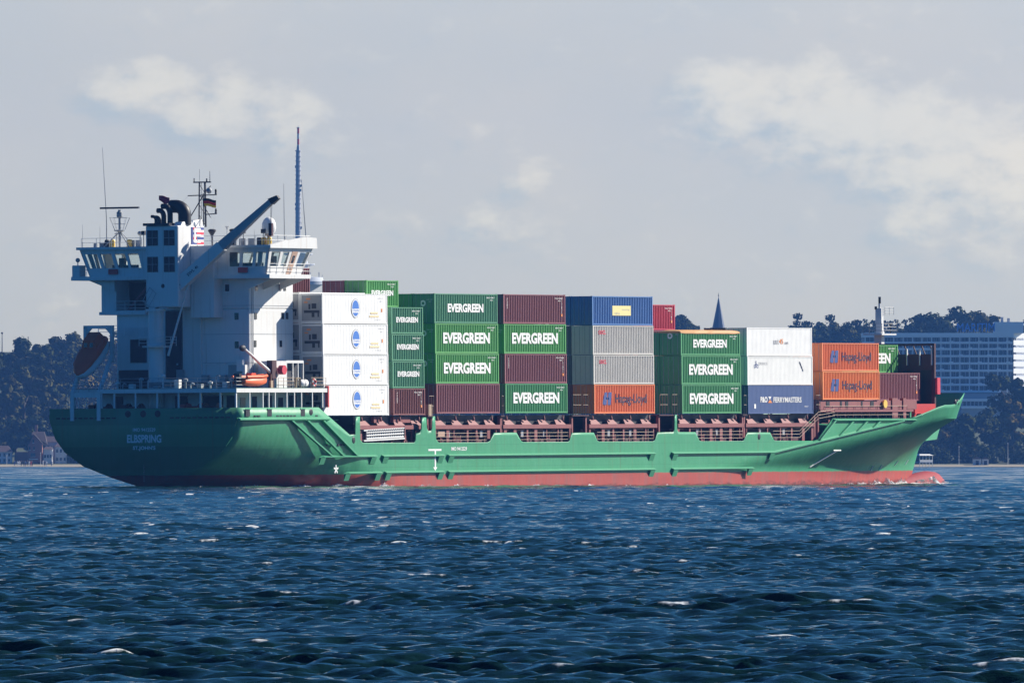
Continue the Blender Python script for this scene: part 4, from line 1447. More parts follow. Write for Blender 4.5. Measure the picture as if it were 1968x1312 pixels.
# life raft canister and lifebuoy
for x, lab in [(12.9, 'white life raft canister lying beside the ring buoy on the upper deck')]:
    t = empty('life_raft', at(x, -9.9, 10.15))
    tag(t, lab, 'life raft')
    b = MB(); b.path([(-.65, 0, 0), (-.5, 0, 0), (.5, 0, 0), (.65, 0, 0)], n=14, radii=[.25, .36, .36, .25]); b.build('canister', M['white_clean'], t, smooth=40)
    b = MB(); b.lathe([(.38, -.04), (.38, .04)], (0, 0, 0), 14); b.xform(Matrix.Rotation(R(90), 4, 'Y')); b.build('strap', M['dark'], t)
t = empty('lifebuoy', at(14.3, -10.32, 10.2))
tag(t, 'red and white lifebuoy hung on the rail beside the white container stack', 'lifebuoy')
b = MB()
for k in range(8):
    pts = [(.3 * math.cos(a), 0, .3 * math.sin(a)) for a in np.linspace(k * math.pi / 4, (k + 1) * math.pi / 4, 5)]
    b.path(pts, .085, n=8, m=k % 2)
b.build('ring', [M['flag_red'], M['letter_white']], t, smooth=50)
b = MB(); b.path([(.42 * math.cos(a), -.02, .42 * math.sin(a)) for a in np.linspace(0, 2 * math.pi, 17)], .015, n=4); b.build('grab_rope', M['rope'], t)
# gangway
g = empty('gangway', at(28.2, -9.95, 5.25) @ Matrix.Rotation(R(-1.5), 4, 'Y'))
tag(g, 'white folded gangway ladder stowed in the hull opening under the white stack', 'gangway')
for z in (-.5, .48):
    b = MB(); b.box(-4.2, 3.5, -.12, .12, z - .06, z + .06); b.build('stringer', M['white_clean'], g)
for z in (-.28, .02, .3):
    b = MB(); b.box(-3.6, 3.5, -.06, .06, z - .1, z + .1); b.build('tread_panel', M['white_clean'], g)
b = MB()
for k in range(17):
    x = -3.4 + k * .42
    for z in (-.13, .16, .42):
        b.box(x, x + .24, -.13, -.04, z - .055, z + .055)
b.build('tread_slot', M['black'], g)
b = MB(); b.box(3.5, 3.7, -.1, .1, -.7, .7); b.build('end_post', M['deckred'], g)


# flags
def flag(name, lab, mw, parts, L, H, pole=None):
    t = empty(name, mw)
    tag(t, lab, 'flag')
    for nm, m, pts in parts:
        b = MB()
        nx = 10
        vs = []
        for i in range(nx + 1):
            u = i / nx
            wob = .12 * math.sin(u * 6.0) * u
            for (z0, z1) in (pts,):
                zt = z1 if not callable(z1) else z1(u)
                zb = z0 if not callable(z0) else z0(u)
                for z, off in ((zb, 0), (zt, 0), (zt, .02), (zb, .02)):
                    vs.append((wob + off, -u * L, z * H + .05 * math.sin(u * 5) - .16 * u))
        fs = []
        for i in range(nx):
            for k in range(4):
                a, c_ = i * 4 + k, i * 4 + (k + 1) % 4
                fs.append((a, c_, c_ + 4, a + 4))
        b.add(vs, fs)
        b.build(nm, m, t)
    return t


flag('national_flag', 'black, red and gold striped flag flying from the main mast', at(8.4, -1.75, 27.0), [('black_stripe', M['flag_black'], (.667, 1.0)), ('red_stripe', M['flag_red'], (.333, .667)), ('gold_stripe', M['flag_gold'], (0, .333))], 1.4, .72)
flag('pennant', 'red swallow shaped pennant flying above the black exhaust pipes', at(6.0, 1.75, 27.2), [('cloth', M['pennant'], (lambda u: .0 + .9 * abs(u - .55), lambda u: 1.0))], 1.2, .8)

# ------------------------------------------------------------------ shipping containers
_cm = {}


def corr_profile(L, pitch, depth):
    n = max(4, int(round((L - 0.36) / pitch)))
    p = (L - 0.36) / n
    pts = []
    x = 0.18
    for k in range(n):
        pts += [(x, 0), (x + p * .34, 0), (x + p * .5, depth), (x + p * .84, depth)]
        x += p
    pts += [(L - 0.18, 0)]
    return pts


def container_meshes(L, H, color, style):
    k = (L, H, color, style)
    if k in _cm:
        return _cm[k]
    W2 = 1.219
    m = CM[color]
    reefer = style == 'reefer'
    pitch, depth = (0.55, 0.012) if reefer else (0.335, 0.10)
    if style == 'pallet':
        pitch, depth = 0.27, 0.014
    sh = MB()
    z0, z1 = 0.15, H - 0.10
    pr = corr_profile(L, pitch, depth)
    for s in (-1, 1):
        v = []
        for x, dp in pr:
            v += [(x, s * (W2 - 0.02 - dp), z0), (x, s * (W2 - 0.02 - dp), z1)]
        fs = [(2 * i, 2 * i + 2, 2 * i + 3, 2 * i + 1) for i in range(len(pr) - 1)]
        sh.add(v, fs if s < 0 else [f[::-1] for f in fs])
    # roof, floor and front wall (forward end)
    sh.box(0.05, L - 0.05, -W2 + 0.03, W2 - 0.03, z1 - 0.02, H - 0.02)
    sh.box(0.05, L - 0.05, -W2 + 0.03, W2 - 0.03, 0.06, z0)
    sh.box(L - 0.10, L - 0.04, -W2 + 0.1, W2 - 0.1, z0, z1)
    sh.box(0.05, 0.10, -W2 + 0.1, W2 - 0.1, z0, z1)
    shell = sh.mesh('shell', m, recalc=False)
    fr = MB()
    px = 0.0
    for xa, xb in ((0, 0.17), (L - 0.17, L)):
        for s in (-1, 1):
            fr.box(xa, xb, s * W2, s * (W2 - 0.13), 0.118, H - 0.118)
    for s in (-1, 1):
        fr.box(0.17, L - 0.17, s * W2, s * (W2 - 0.07), H - 0.11, H - 0.02)
        fr.box(0.17, L - 0.17, s * (W2 - .005), s * (W2 - 0.07), 0.03, 0.17)
    for xa, xb in ((0, 0.1), (L - 0.1, L)):
        fr.box(xa, xb, -W2 + .13, W2 - .13, H - .16, H - .02)
        fr.box(xa, xb, -W2 + .13, W2 - .13, 0.03, 0.17)
    cc = fr
    for xa, xb in ((-.004, 0.178), (L - 0.178, L + .004)):
        for s in (-1, 1):
            cc.box(xa, xb, s * (W2 + .004), s * (W2 - 0.16), 0, 0.118)
            cc.box(xa, xb, s * (W2 + .004), s * (W2 - 0.16), H - .118, H)
    frame = fr.mesh('frame', m)
    dm = []
    if reefer:
        b = MB(); b.box(-0.01, 0.05, -1.05, 1.05, 0.3, H - .2); dm.append(('refrigeration_unit', b.mesh('refrigeration_unit', M['unitgrey']), None))
        b = MB(); b.box(-0.03, -0.011, -.55, -.05, 1.45, 1.95); b.box(-.03, -.011, .1, .3, 1.4, 1.9); dm.append(('fan_grille', b.mesh('fan_grille', M['dark_fitting_shade']), 'refrigeration_unit'))
        b = MB(); b.box(-0.03, -0.011, -.9, .8, 1.05, 1.3); b.box(-.03, -.011, -.35, -.05, .65, 1.05); b.box(-.03, -.011, -.85, -.7, .65, 1.05); dm.append(('control_panel', b.mesh('control_panel', M['dark_fitting_shade']), 'refrigeration_unit'))
        b = MB(); b.box(-0.03, -0.011, .1, .55, 2.3, 2.45); b.box(-.03, -.011, .4, .8, 2.0, 2.12); dm.append(('warning_label', b.mesh('warning_label', M['letter_orange']), 'refrigeration_unit'))
    else:
        for s in (-1, 1):
            b = MB(); b.box(0.01, 0.05, s * 0.012, s * (W2 - .13), .18, H - .17); d_ = ('door', b.mesh('door', m), None)
            dm.append(d_)
            for yy in (.3, .85):
                b = MB(); b.tube((-.01, s * yy, .12), (-.01, s * yy, H - .12), .02, n=6); dm.append(('lock_rod', b.mesh('lock_rod', M['grey']), 'door'))
    _cm[k] = (shell, frame, dm)
    return _cm[k]


SIDE = lambda u, v: (u, -1.2235, v)
_lm = {}


def lettering_meshes(kind, L, H):
    k = (kind, L, H)
    if k in _lm:
        return _lm[k]
    out_ = []

    def one(nm, fn, mats):
        b = MB(); fn(b); out_.append((nm, b.mesh(nm, mats, recalc=False)))

    def serial(b, m=0):
        add_text(b, "EMCU 524817" if kind.startswith('ever') else "TCLU 718365", L - 1.35, H - .38, 1.5, .13, SIDE, .01, m)
        add_text(b, "22G1" if L < 7 else "45G1", L - 1.2, H - .62, .5, .12, SIDE, .01, m)
    if kind == 'ever40':
        one('lettering', lambda b: add_text(b, "EVERGREEN", L * .5 - .05, H * .52, 9.0, 1.08, SIDE, .042), M['letter_white'])
        one('serial_number', serial, M['letter_white'])
    elif kind == 'ever40s':
        one('lettering', lambda b: add_text(b, "EVERGREEN", L * .5 - .1, H * .52, 6.9, .84, SIDE, .042), M['letter_white'])
        one('serial_number', serial, M['letter_white'])
    elif kind == 'ever20':
        one('lettering', lambda b: add_text(b, "EVERGREEN", L * .5 - .02, H * .53, 4.1, .52, SIDE, .042), M['letter_white'])
        one('serial_number', serial, M['letter_white'])
    elif kind == 'hapag':
        def hl(b):
            x0, z0, w, h = L * .155, H * .30, 1.5, 1.25
            for a_, c_ in ((0, .42), (.52, 1.0)):
                pts = [(x0 + (a_ * w), 0, z0), (x0 + (c_ * w) - .1, 0, z0), (x0 + c_ * w, 0, z0 + h * .45), (x0 + c_ * w + .1, 0, z0 + h), (x0 + a_ * w + .18, 0, z0 + h), (x0 + a_ * w + .02, 0, z0 + h * .5)]
                b.add([SIDE(p[0], p[2]) for p in pts], [tuple(range(6))])
            b.add([SIDE(x0 + .5, z0 + h * .42), SIDE(x0 + 1.0, z0 + h * .42), SIDE(x0 + 1.0, z0 + h * .6), SIDE(x0 + .5, z0 + h * .6)], [(0, 1, 2, 3)])
            b.add([SIDE(x0 - .22, z0 + h * .1), SIDE(x0 - .02, z0 + h * .02), SIDE(x0 + .1, z0 + h * .85), SIDE(x0 - .02, z0 + h * .6)], [(0, 1, 2, 3)])
        one('emblem', hl, M['letter_blue'])
        one('lettering', lambda b: add_text(b, "Hapag-Lloyd", L * .605, H * .475, 6.3, 1.16, SIDE, .012), M['letter_navy'])
    elif kind == 'oocl':
        one('lettering', lambda b: add_text(b, "OOCL", 1.85, H - .68, 1.45, .40, SIDE, .03), M['letter_red'])
    elif kind == 'ferry':
        one('lettering', lambda b: (add_text(b, "P&O", 3.3, H * .50, 1.45, .58, SIDE, .03), add_text(b, "FERRYMASTERS", 8.25, H * .49, 5.9, .55, SIDE, .014)), M['letter_white'])
        one('cross_mark', lambda b: (b.add([SIDE(4.2, 1.75), SIDE(4.85, 1.75), SIDE(4.55, 1.43)], [(0, 2, 1)], 0), b.add([SIDE(4.15, 1.12), SIDE(5.05, 1.12), SIDE(4.55, 1.45)], [(0, 1, 2)], 1)), [M['letter_white'], M['letter_orange']])
        one('serial_number', lambda b: (b.box(1.25, 1.6, -1.2235, -1.2215, .55, 1.0), add_text(b, "45G1", 12.2, .75, .8, .12, SIDE, .01)), M['letter_white'])
    elif kind == 'unit':
        one('lettering', lambda b: (add_text(b, "unit", 6.15, H * .52, 1.05, .62, SIDE, 0, 0), add_text(b, "45", 7.2, H * .52, .85, .50, SIDE, .01, 1), add_text(b, ".com", 8.25, H * .46, .85, .24, SIDE, .0, 2)), [M['letter_grey'], M['letter_orange'], M['letter_navy']])
    elif kind == 'cronos':
        def em(b):
            for a in range(3):
                cx, cz = 1.55 + a * .28, H - 1.0 + .1 * (a % 2)
                for k_ in range(8):
                    t0, t1 = k_ * math.pi / 4, (k_ + 1) * math.pi / 4
                    b.add([SIDE(cx + .19 * math.cos(t0), cz + .19 * math.sin(t0)), SIDE(cx + .19 * math.cos(t1), cz + .19 * math.sin(t1)), SIDE(cx + .12 * math.cos(t1), cz + .12 * math.sin(t1)), SIDE(cx + .12 * math.cos(t0), cz + .12 * math.sin(t0))], [(0, 1, 2, 3)])
            b.add([SIDE(1.75, H - .9), SIDE(1.85, H - .9), SIDE(1.85, H - .45), SIDE(1.75, H - .45)], [(0, 1, 2, 3)])
        one('emblem', em, M['letter_blue'])
        one('lettering', lambda b: add_text(b, "CRONOS", 3.2, H - .72, 1.9, .26, SIDE, 0), M['letter_grey'])
        one('pen_mark', lambda b: b.add([SIDE(10.85, H - .55), SIDE(11.05, H - .5), SIDE(11.75, H - 1.45), SIDE(11.65, H - 1.5)], [(0, 3, 2, 1)]), M['letter_navy'])
    elif kind == 'triton':
        one('panel', lambda b: b.add([SIDE(4.05, .98), SIDE(7.75, .98), SIDE(7.75, 1.95), SIDE(4.05, 1.95)], [(0, 1, 2, 3)]), M['sticker_yellow'])
        S2 = lambda u, v: (u, -1.2275, v)
        one('lettering', lambda b: (add_text(b, "1016", 5.0, 1.18, 1.0, .24, S2, .01), add_text(b, "leasing", 6.7, 1.55, 1.5, .2, S2, .0)), M['letter_grey'])
    elif kind == 'reefer':
        def ell(cx, cz, rx, rz, off):
            return [(cx + rx * math.cos(a), -1.2235 - off, cz + rz * math.sin(a)) for a in np.linspace(0, 2 * math.pi, 33)[:-1]]

        def oval(b):
            b.add(ell(6.2, H * .52, .80, .92, .0), [tuple(range(32))], 0)
            b.add(ell(6.2, H * .52, .74, .86, .003), [tuple(range(32))], 1)
            b.add(ell(6.2, H * .52, .64, .76, .006), [tuple(range(32))], 2)
            S3 = lambda u, v: (u, -1.2325, v)
            b.add([S3(5.52, H * .52 - .42), S3(6.88, H * .52 - .42), S3(6.94, H * .52 - .05), S3(5.46, H * .52 - .05)], [(0, 1, 2, 3)], 1)
            S4 = lambda u, v: (u, -1.2355, v)
            add_text(b, "Chiquita", 6.2, H * .52 - .22, 1.2, .30, S4, .01, 2)
        one('round_sticker', oval, [M['letter_grey'], M['letter_white'], M['sticker_blue']])
        one('faded_print', lambda b: (b.box(9.0, 10.4, -1.2235, -1.2215, .98, 1.16), b.box(8.8, 10.6, -1.2235, -1.2215, .66, .84)), M['sticker_tan'])
        one('orange_label', lambda b: b.box(11.05, 11.25, -1.2235, -1.2215, 1.15, 1.5), M['letter_orange'])
        one('serial_number', lambda b: (add_text(b, "CRLU 6", 10.9, H - .42, .9, .12, SIDE, 0), add_text(b, "45R1", 11.0, H - .7, .4, .11, SIDE, 0), add_text(b, "CRLU", 10.4, .42, 1.0, .1, SIDE, 0)), M['letter_grey'])
    elif kind == 'marks':
        one('serial_number', lambda b: (serial(b), [add_text(b, c_, L - .75, H - .4 - .17 * i, .1, .12, SIDE, .01) for i, c_ in enumerate("TCLU71836")], [add_text(b, c_, .75, H - .45 - .15 * i, .12, .11, SIDE, .015) for i, c_ in enumerate("FLORENS")]), M['letter_white'])
        one('warning_label', lambda b: b.box(L - .85, L - .6, -1.2235, -1.2215, .75, 1.0), M['letter_orange'])
    _lm[k] = out_
    return out_


_em = None


def end_emblem():
    """pale ring painted on the left door of some green containers"""
    global _em
    if _em is None:
        b = MB()
        cy, cz = .05, 1.95
        for k in range(20):
            t0, t1 = 2 * math.pi * k / 20, 2 * math.pi * (k + 1) / 20
            b.add([(-.0, cy + .3 * math.cos(t0), cz + .3 * math.sin(t0)), (0, cy + .3 * math.cos(t1), cz + .3 * math.sin(t1)), (0, cy + .14 * math.cos(t1), cz + .14 * math.sin(t1)), (0, cy + .14 * math.cos(t0), cz + .14 * math.sin(t0))], [(0, 1, 2, 3)])
        ring = b.mesh('door_emblem', M['letter_white'], recalc=False)
        b = MB()
        e2 = lambda u, v: (0.0, -u, v)
        add_text(b, "EMCU 52481", .65, 2.3, .7, .1, e2)
        add_text(b, "45G1", .75, 2.1, .35, .1, e2)
        _em = (ring, b.mesh('door_lettering', M['letter_white'], recalc=False))
    return _em


def container(x, y, z, L, H, color, style='dry', letters=None, label='', group='', emblem=False):
    t = empty('shipping_container', at(x, y, z))
    tag(t, label, 'container', group)
    shell, frame, dm = container_meshes(L, H, color, style)
    link('shell', shell, t)
    link('frame', frame, t)
    parts = {}
    for nm, me, par in dm:
        o = link(nm, me, parts[par] if par else t)
        if not par:
            parts[nm] = o
    if letters:
        for nm, me in lettering_meshes(letters, L, H):
            link(nm, me, t)
    if emblem:
        link('door_emblem', end_emblem()[0], t)
        link('door_lettering', end_emblem()[1], t)
    return t


ROWY = lambda r: -10.1 + 1.219 + (r - 1) * 2.5
GRP = 'shipping containers stacked on the deck'
TIERW = {1: 'lowest', 2: 'second from bottom', 3: 'third from bottom', 4: 'fourth from bottom', 5: 'fifth tier'}
ROWW = {2: 'one row inboard', 3: 'two rows inboard', 4: 'three rows inboard', 5: 'four rows inboard'}


def stack(x, row, z, bay, specs, lean=0.045):
    n_ = len(specs)
    for i, (L, H, color, style, letters, desc, emb) in enumerate(specs):
        tw = 'topmost' if i == n_ - 1 else TIERW[i + 1]
        where = bay if row == 1 else f'{ROWW[row]} of {bay}'
        container(x - i * lean * .5, ROWY(row) + i * lean, z, L, H, color, style, letters, f'{desc}, {tw}, {where}', GRP, emb)
        z += H + 0.012


H9, H8 = 2.896, 2.591
REEF = (12.19, H9, 'white', 'reefer', 'reefer', 'white container with blue oval', False)
REEFI = (12.19, H9, 'white', 'reefer', None, 'white refrigerated container', False)
G40 = (12.19, H9, 'lime', 'dry', 'ever40', 'green container, big white lettering', True)
G40b = (12.19, H9, 'green', 'dry', 'ever40', 'green container, big white lettering', False)
G40s = (12.19, H9, 'green2', 'dry', 'ever40s', 'green container, smaller white lettering', True)
G20 = (6.06, H8, 'green2', 'dry', 'ever20', 'short green container', False)
MA40 = (12.19, H9, 'maroon', 'dry', 'marks', 'maroon container', False)
BR40 = (12.19, H9, 'brown', 'dry', 'marks', 'brown container', False)
BAY = {1: 'white stack by bridge', 2: 'short stack', 3: 'third stack from bridge', 4: 'fourth stack from bridge', 5: 'blue topped stack', 6: 'tarpaulin topped stack', 7: 'long white topped stack', 8: 'orange stack at bow', 9: 'foremost stack'}
# outer row, from the bridge forward
stack(16.48, 1, 7.06, BAY[1], [REEF] * 4, lean=.03)
stack(16.46, 2, 7.2, BAY[1], [REEFI] * 4, lean=.03)
G20a = list(G20)
stack(29.5, 1, 7.05, BAY[2], [(6.06, H8, 'brown', 'dry', 'marks', 'short brown container', False)] + [G20] * 3)
stack(29.2, 2, 7.05, BAY[2], [G20] * 4 + [(6.06, H8, 'lime', 'dry', 'ever20', 'short bright green container', False)])
stack(29.2, 3, 7.05, BAY[2], [G20] * 4 + [(6.06, H8, 'maroon', 'dry', None, 'short maroon container', False)])
stack(37.75, 1, 7.19, BAY[3], [(12.19, H9, 'maroon', 'dry', None, 'plain maroon container', False), G40, G40, G40s])
stack(37.75, 2, 7.19, BAY[3], [MA40, G40b, G40b, G40b])
stack(51.1, 1, 7.2, BAY[4], [G40b, MA40, G40, MA40])
stack(51.1, 2, 7.2, BAY[4], [G40b, MA40, G40b, G40b])
HP = (12.19, H9, 'orange', 'dry', 'hapag', 'orange container, dark lettering', False)
GR = (12.19, H9, 'ltgrey', 'dry', 'oocl', 'pale grey container, red letters', False)
BL = (12.19, H9, 'blue', 'dry', 'triton', 'blue container, yellow panel', False)
stack(68.65, 1, 7.12, BAY[5], [HP, GR, GR, BL])
stack(68.65, 2, 7.12, BAY[5], [(12.19, H9, 'brown', 'dry', None, 'brown container', False), (12.19, H9, 'dkgrey', 'dry', None, 'dark container', False), (12.19, H9, 'dkgrey', 'dry', None, 'dark container', False), (12.19, H9, 'blue', 'dry', None, 'blue container', False)])
OT = (12.19, 2.30, 'green', 'dry', 'ever40s', 'green container, tan tarpaulin', True)
stack(86.46, 1, 7.09, BAY[6], [G40b, G40b, OT])
stack(86.46, 2, 7.09, BAY[6], [G40b, G40b, (12.19, 2.30, 'green', 'dry', None, 'green container', False)])
RD = (12.19, H8, 'red', 'dry', 'marks', 'bright red container', False)
stack(86.46, 4, 7.09, BAY[6], [MA40, MA40, (12.19, H8, 'maroon', 'dry', None, 'maroon container', False), RD], lean=.02)
# tarpaulin over the open top
t = empty('tarpaulin', at(86.36, ROWY(1) + .09, 7.09 + 2 * (H9 + .012) + 2.30))
tag(t, 'tan tarpaulin cover over the open topped green container', 'tarpaulin')
b = MB()
prof = [(-1.25, -.12), (-1.24, .06), (-1.1, .2), (-.5, .26), (.5, .26), (1.1, .2), (1.24, .06), (1.25, -.12)]
vs, fs = [], []
K = 14
for i in range(K + 1):
    x = -.03 + (12.25) * i / K
    e = .6 if i in (0, K) else 1.0
    for y, z in prof:
        vs.append((x, y, z * e + random.uniform(-.015, .015)))
for i in range(K):
    for j in range(7):
        a = i * 8 + j
        fs.append((a, a + 1, a + 9, a + 8))
fs.append(tuple(range(8))); fs.append(tuple(K * 8 + j for j in range(8))[::-1])
b.add(vs, fs)
b.build('cover', mat('tarpaulin_tan', (0.55, 0.30, 0.12), 0.7, var=.15, vscale=1.5), t, smooth=40)
PL = 13.72
PO = (PL, H9, 'navy', 'pallet', 'ferry', 'navy container, white lettering', False)
CR = (PL, H9, 'plain', 'pallet', 'cronos', 'white container, small blue emblem', False)
UN = (PL, H9, 'white', 'pallet', 'unit', 'white container, grey and orange lettering', False)
stack(100.1, 1, 7.03, BAY[7], [PO, CR, UN])
stack(100.1, 2, 7.03, BAY[7], [(PL, H9, 'green2', 'dry', None, 'green container', False)] * 2 + [(PL, H9, 'dkgrey', 'dry', None, 'dark container', False)])
stack(115.85, 1, 8.43, BAY[8], [(12.19, H9, 'orange2', 'dry', 'hapag', 'orange container, dark lettering', False), HP])
stack(115.85, 2, 8.43, BAY[8], [(12.19, H9, 'orange', 'dry', None, 'plain orange container', False)] * 2)
stack(129.35, 2, 8.32, BAY[9], [(12.19, H9, 'maroon', 'dry', 'marks', 'maroon container', False)])
stack(129.35, 3, 8.32, BAY[9], [(12.19, H9, 'brown', 'dry', None, 'brown container', False), G40])
# lit maroon box far inboard over the white stack, seen past the bridge
stack(24.9, 5, 7.06, BAY[1], [(6.06, H9, 'brown', 'dry', None, 'short brown container', False)] * 4 + [(6.06, 1.4 + 1.2, 'brown', 'dry', None, 'short brown container', False)], lean=.02)

# ------------------------------------------------------------------ water
def build_water():
    rows = [40.0]
    while rows[-1] < 135:
        rows.append(rows[-1] * 1.03)
    while rows[-1] < 420:
        rows.append(rows[-1] * 1.00085)
    while rows[-1] < 1500:
        rows.append(rows[-1] * 1.00125)
    while rows[-1] < 4150:
        rows.append(rows[-1] * 1.0022)
    rows += [4600, 5200, 6400]
    rows = np.array(rows)
    dense = np.linspace(-R(2.75), R(2.75), 520)
    st, side_a = dense[1] - dense[0], [dense[-1]]
    while side_a[-1] < R(10.2):
        st *= 1.02
        side_a.append(side_a[-1] + st)
    side_a = np.array(side_a[1:])
    ang = np.concatenate([R(1) * np.array([-55, -38, -26, -18, -14, -11.5]), -side_a[::-1], dense, side_a, R(1) * np.array([11.5, 14, 18, 26, 38, 55])])
    D, A = np.meshgrid(rows, ang, indexing='ij')
    X = (D * np.tan(A)).astype(np.float64)
    Y = D.astype(np.float64)
    fade = np.clip((R(10.2) - np.abs(A)) / R(1.0), 0, 1) * np.clip((D - 60) / 60, 0, 1) * np.clip((4100 - D) / 400, 0.3, 1)
    dr_ = np.gradient(rows)[:, None]
    dl = D * np.minimum(np.gradient(ang), .01)[None, :]
    r2 = np.random.default_rng(5)
    Z = np.zeros_like(X); HX = np.zeros_like(X); HY = np.zeros_like(X)
    main = R(190)      # waves run towards the camera, a little from the right
    lam = np.concatenate([np.exp(r2.uniform(np.log(2.4), np.log(8.5), 34)), np.exp(r2.uniform(np.log(0.7), np.log(2.4), 40)), np.exp(r2.uniform(np.log(0.28), np.log(0.7), 26))])
    for L_ in lam:
        th = main + r2.normal(0, 0.40 if L_ > 2 else 0.58)
        kx, ky = math.sin(th) * 2 * math.pi / L_, math.cos(th) * 2 * math.pi / L_
        ph = r2.uniform(0, 2 * math.pi)
        amp = 0.0090 * L_ if L_ < 1.1 else 0.0118 if L_ < 5.0 else 0.0118 * (5.0 / L_) ** 2
        w = np.clip((L_ - 1.1 * np.minimum(dr_, 2.2) * abs(math.cos(th)) - 1.5 * dl * abs(math.sin(th))) / (0.9 * np.minimum(dr_, 2.2) * abs(math.cos(th)) + 0.5 * dl + 1e-6), 0, 1)
        P = kx * X + ky * Y + ph
        s_, c_ = np.sin(P), np.cos(P)
        a = amp * w
        Z += a * c_
        HX -= a * 0.65 * math.sin(th) * s_
        HY -= a * 0.65 * math.cos(th) * s_
    Z0 = Z.copy()
    # the far chop, as steep as the near one at the size the distance lets one see
    for k in range(44):
        L_ = np.exp(r2.uniform(np.log(2.5), np.log(34)))
        th = main + r2.normal(0, .5)
        rr = L_ / (dr_ * abs(math.cos(th)) + 1e-6)
        w = np.clip((rr - 2.1) / .5, 0, 1) * np.clip((6.0 - rr) / 1.5, 0, 1) * np.clip((D - 450) / 500, 0, 1)
        P = (math.sin(th) * X + math.cos(th) * Y) * 2 * math.pi / L_ + r2.uniform(0, 6.28)
        Z += 0.0060 * L_ * w * np.cos(P)
    # wind rows: slow patches of rougher and smoother water
    patch = np.zeros_like(X)
    for k in range(9):
        L_ = r2.uniform(18, 70); th = R(205) + r2.normal(0, .7)
        patch += np.cos((math.sin(th) * X + math.cos(th) * Y) * 2 * math.pi / L_ + r2.uniform(0, 6.28))
    patch /= 3.0
    mod = np.clip(1.0 + 0.32 * patch, 0.4, 1.55)
    Zn = Z.copy()
    rms = Z[(D > 150) & (D < 400)].std()
    # a bigger sea on the right in the foreground
    def lump(x0, y0, sx, sy, h):
        return h * np.exp(-((X - x0) / sx) ** 2 - ((Y - y0) / sy) ** 2)
    Z = Z * mod
    pk = 3.4 * rms
    Z = np.where(Z > 0, pk * np.tanh(Z / pk), Z)
    Z += lump(6.0, 236, 2.2, 1.6, .24)
    # breaking crests and painted glints
    loc = np.interp(rows, rows, np.maximum(Z0.std(axis=1), .3 * rms))[:, None]
    q = Z0 * mod / loc
    brk = np.zeros_like(X)
    for k in range(6):
        L_ = r2.uniform(3.2, 11); th = r2.uniform(0, 6.28)
        brk += np.cos((math.sin(th) * X + math.cos(th) * Y) * 2 * math.pi / L_ + r2.uniform(0, 6.28))
    foam_glint = np.clip((q - 2.2) / .8, 0, 1) * np.clip((brk - 3.2) / .9, 0, 1)
    brs = np.zeros_like(X)
    for k in range(8):
        L_ = r2.uniform(.9, 4.5); th = r2.uniform(0, 6.28)
        brs += np.cos((math.sin(th) * X + math.cos(th) * Y) * 2 * math.pi / L_ + r2.uniform(0, 6.28))
    foam_glint = np.maximum(foam_glint, np.clip((q - 1.5) / .7, 0, 1) * np.clip((brs - 3.6) / .8, 0, 1))  # small specks: little whitecaps, and sun glints painted white
    # water worked white along the ship's side, bow and wake
    inv = SHIP.inverted()
    xs = inv[0][0] * X + inv[0][1] * Y + inv[0][3]
    ys = inv[1][0] * X + inv[1][1] * Y + inv[1][3]
    along = np.interp(xs, [-60, 0, 12, 22, 60, 95, 145, 153.6, 158, 162.5], [5, 2, 7.5, 10.5, 10.5, 10.5, 3.0, 0.2, 1.2, .2], left=0, right=0)
    off = np.abs(ys) - along
    near = np.exp(-(np.clip(off, 0, None) / np.interp(xs, [-60, 0, 100, 140, 160], [1.2, 1.0, .4, 1.2, 1.8])) ** 2) * (xs > -55) * (xs < 163) * (off > -.25)
    near *= np.interp(xs, [-55, -10, 5, 30, 55, 100, 135, 150, 160], [.45, .8, .95, .8, .5, .4, 1.0, 1.5, 1.5])
    n3 = r2.random(X.shape)
    blot = np.zeros_like(X)
    for k in range(10):
        L_ = r2.uniform(1.2, 9); th = r2.uniform(0, 6.28)
        blot += np.cos((math.sin(th) * X + math.cos(th) * Y) * 2 * math.pi / L_ + r2.uniform(0, 6.28))
    foam_glint = np.maximum(foam_glint, np.clip(near * 1.5 + blot * .16 - .75, 0, 1))
    Z += np.clip(near, 0, 1) * np.interp(xs, [100, 140, 152, 160], [0, .05, .16, .05]) * np.clip(.6 + .3 * blot, 0, 1.2)
    Z *= fade; HX *= fade * mod; HY *= fade * mod
    X2, Y2 = X + HX, Y + HY
    nr, nc = X.shape
    co = np.stack([X2, Y2, Z], -1).reshape(-1, 3).astype(np.float32)
    me = bpy.data.meshes.new('water')
    idx = np.arange(nr * nc).reshape(nr, nc)
    quads = np.stack([idx[:-1, :-1], idx[:-1, 1:], idx[1:, 1:], idx[1:, :-1]], -1).reshape(-1, 4).astype(np.int32)
    nq = len(quads)
    me.vertices.add(len(co)); me.vertices.foreach_set('co', co.ravel())
    me.loops.add(nq * 4); me.loops.foreach_set('vertex_index', quads.ravel())
    me.polygons.add(nq)
    me.polygons.foreach_set('loop_start', np.arange(0, nq * 4, 4, dtype=np.int32))
    me.polygons.foreach_set('use_smooth', np.ones(nq, dtype=bool))
    at_ = me.attributes.new('foam_glint', 'FLOAT', 'POINT')
    at_.data.foreach_set('value', foam_glint.ravel().astype(np.float32))
    calm = np.clip((np.abs(A) - R(9.2)) / R(1.0), 0, 1)
    at2 = me.attributes.new('coarse', 'FLOAT', 'POINT')
    at2.data.foreach_set('value', calm.ravel().astype(np.float32))
    me.update(calc_edges=True)
    o = bpy.data.objects.new('water', me)
    col.objects.link(o)
    tag(o, 'choppy dark blue fjord water with scattered small whitecaps', None, None, 'structure')
    m = bpy.data.materials.new('sea_water')
    m.use_nodes = True
    nt = m.node_tree
    p = nt.nodes['Principled BSDF']
    p.inputs['Base Color'].default_value = (0.004, 0.020, 0.018, 1)
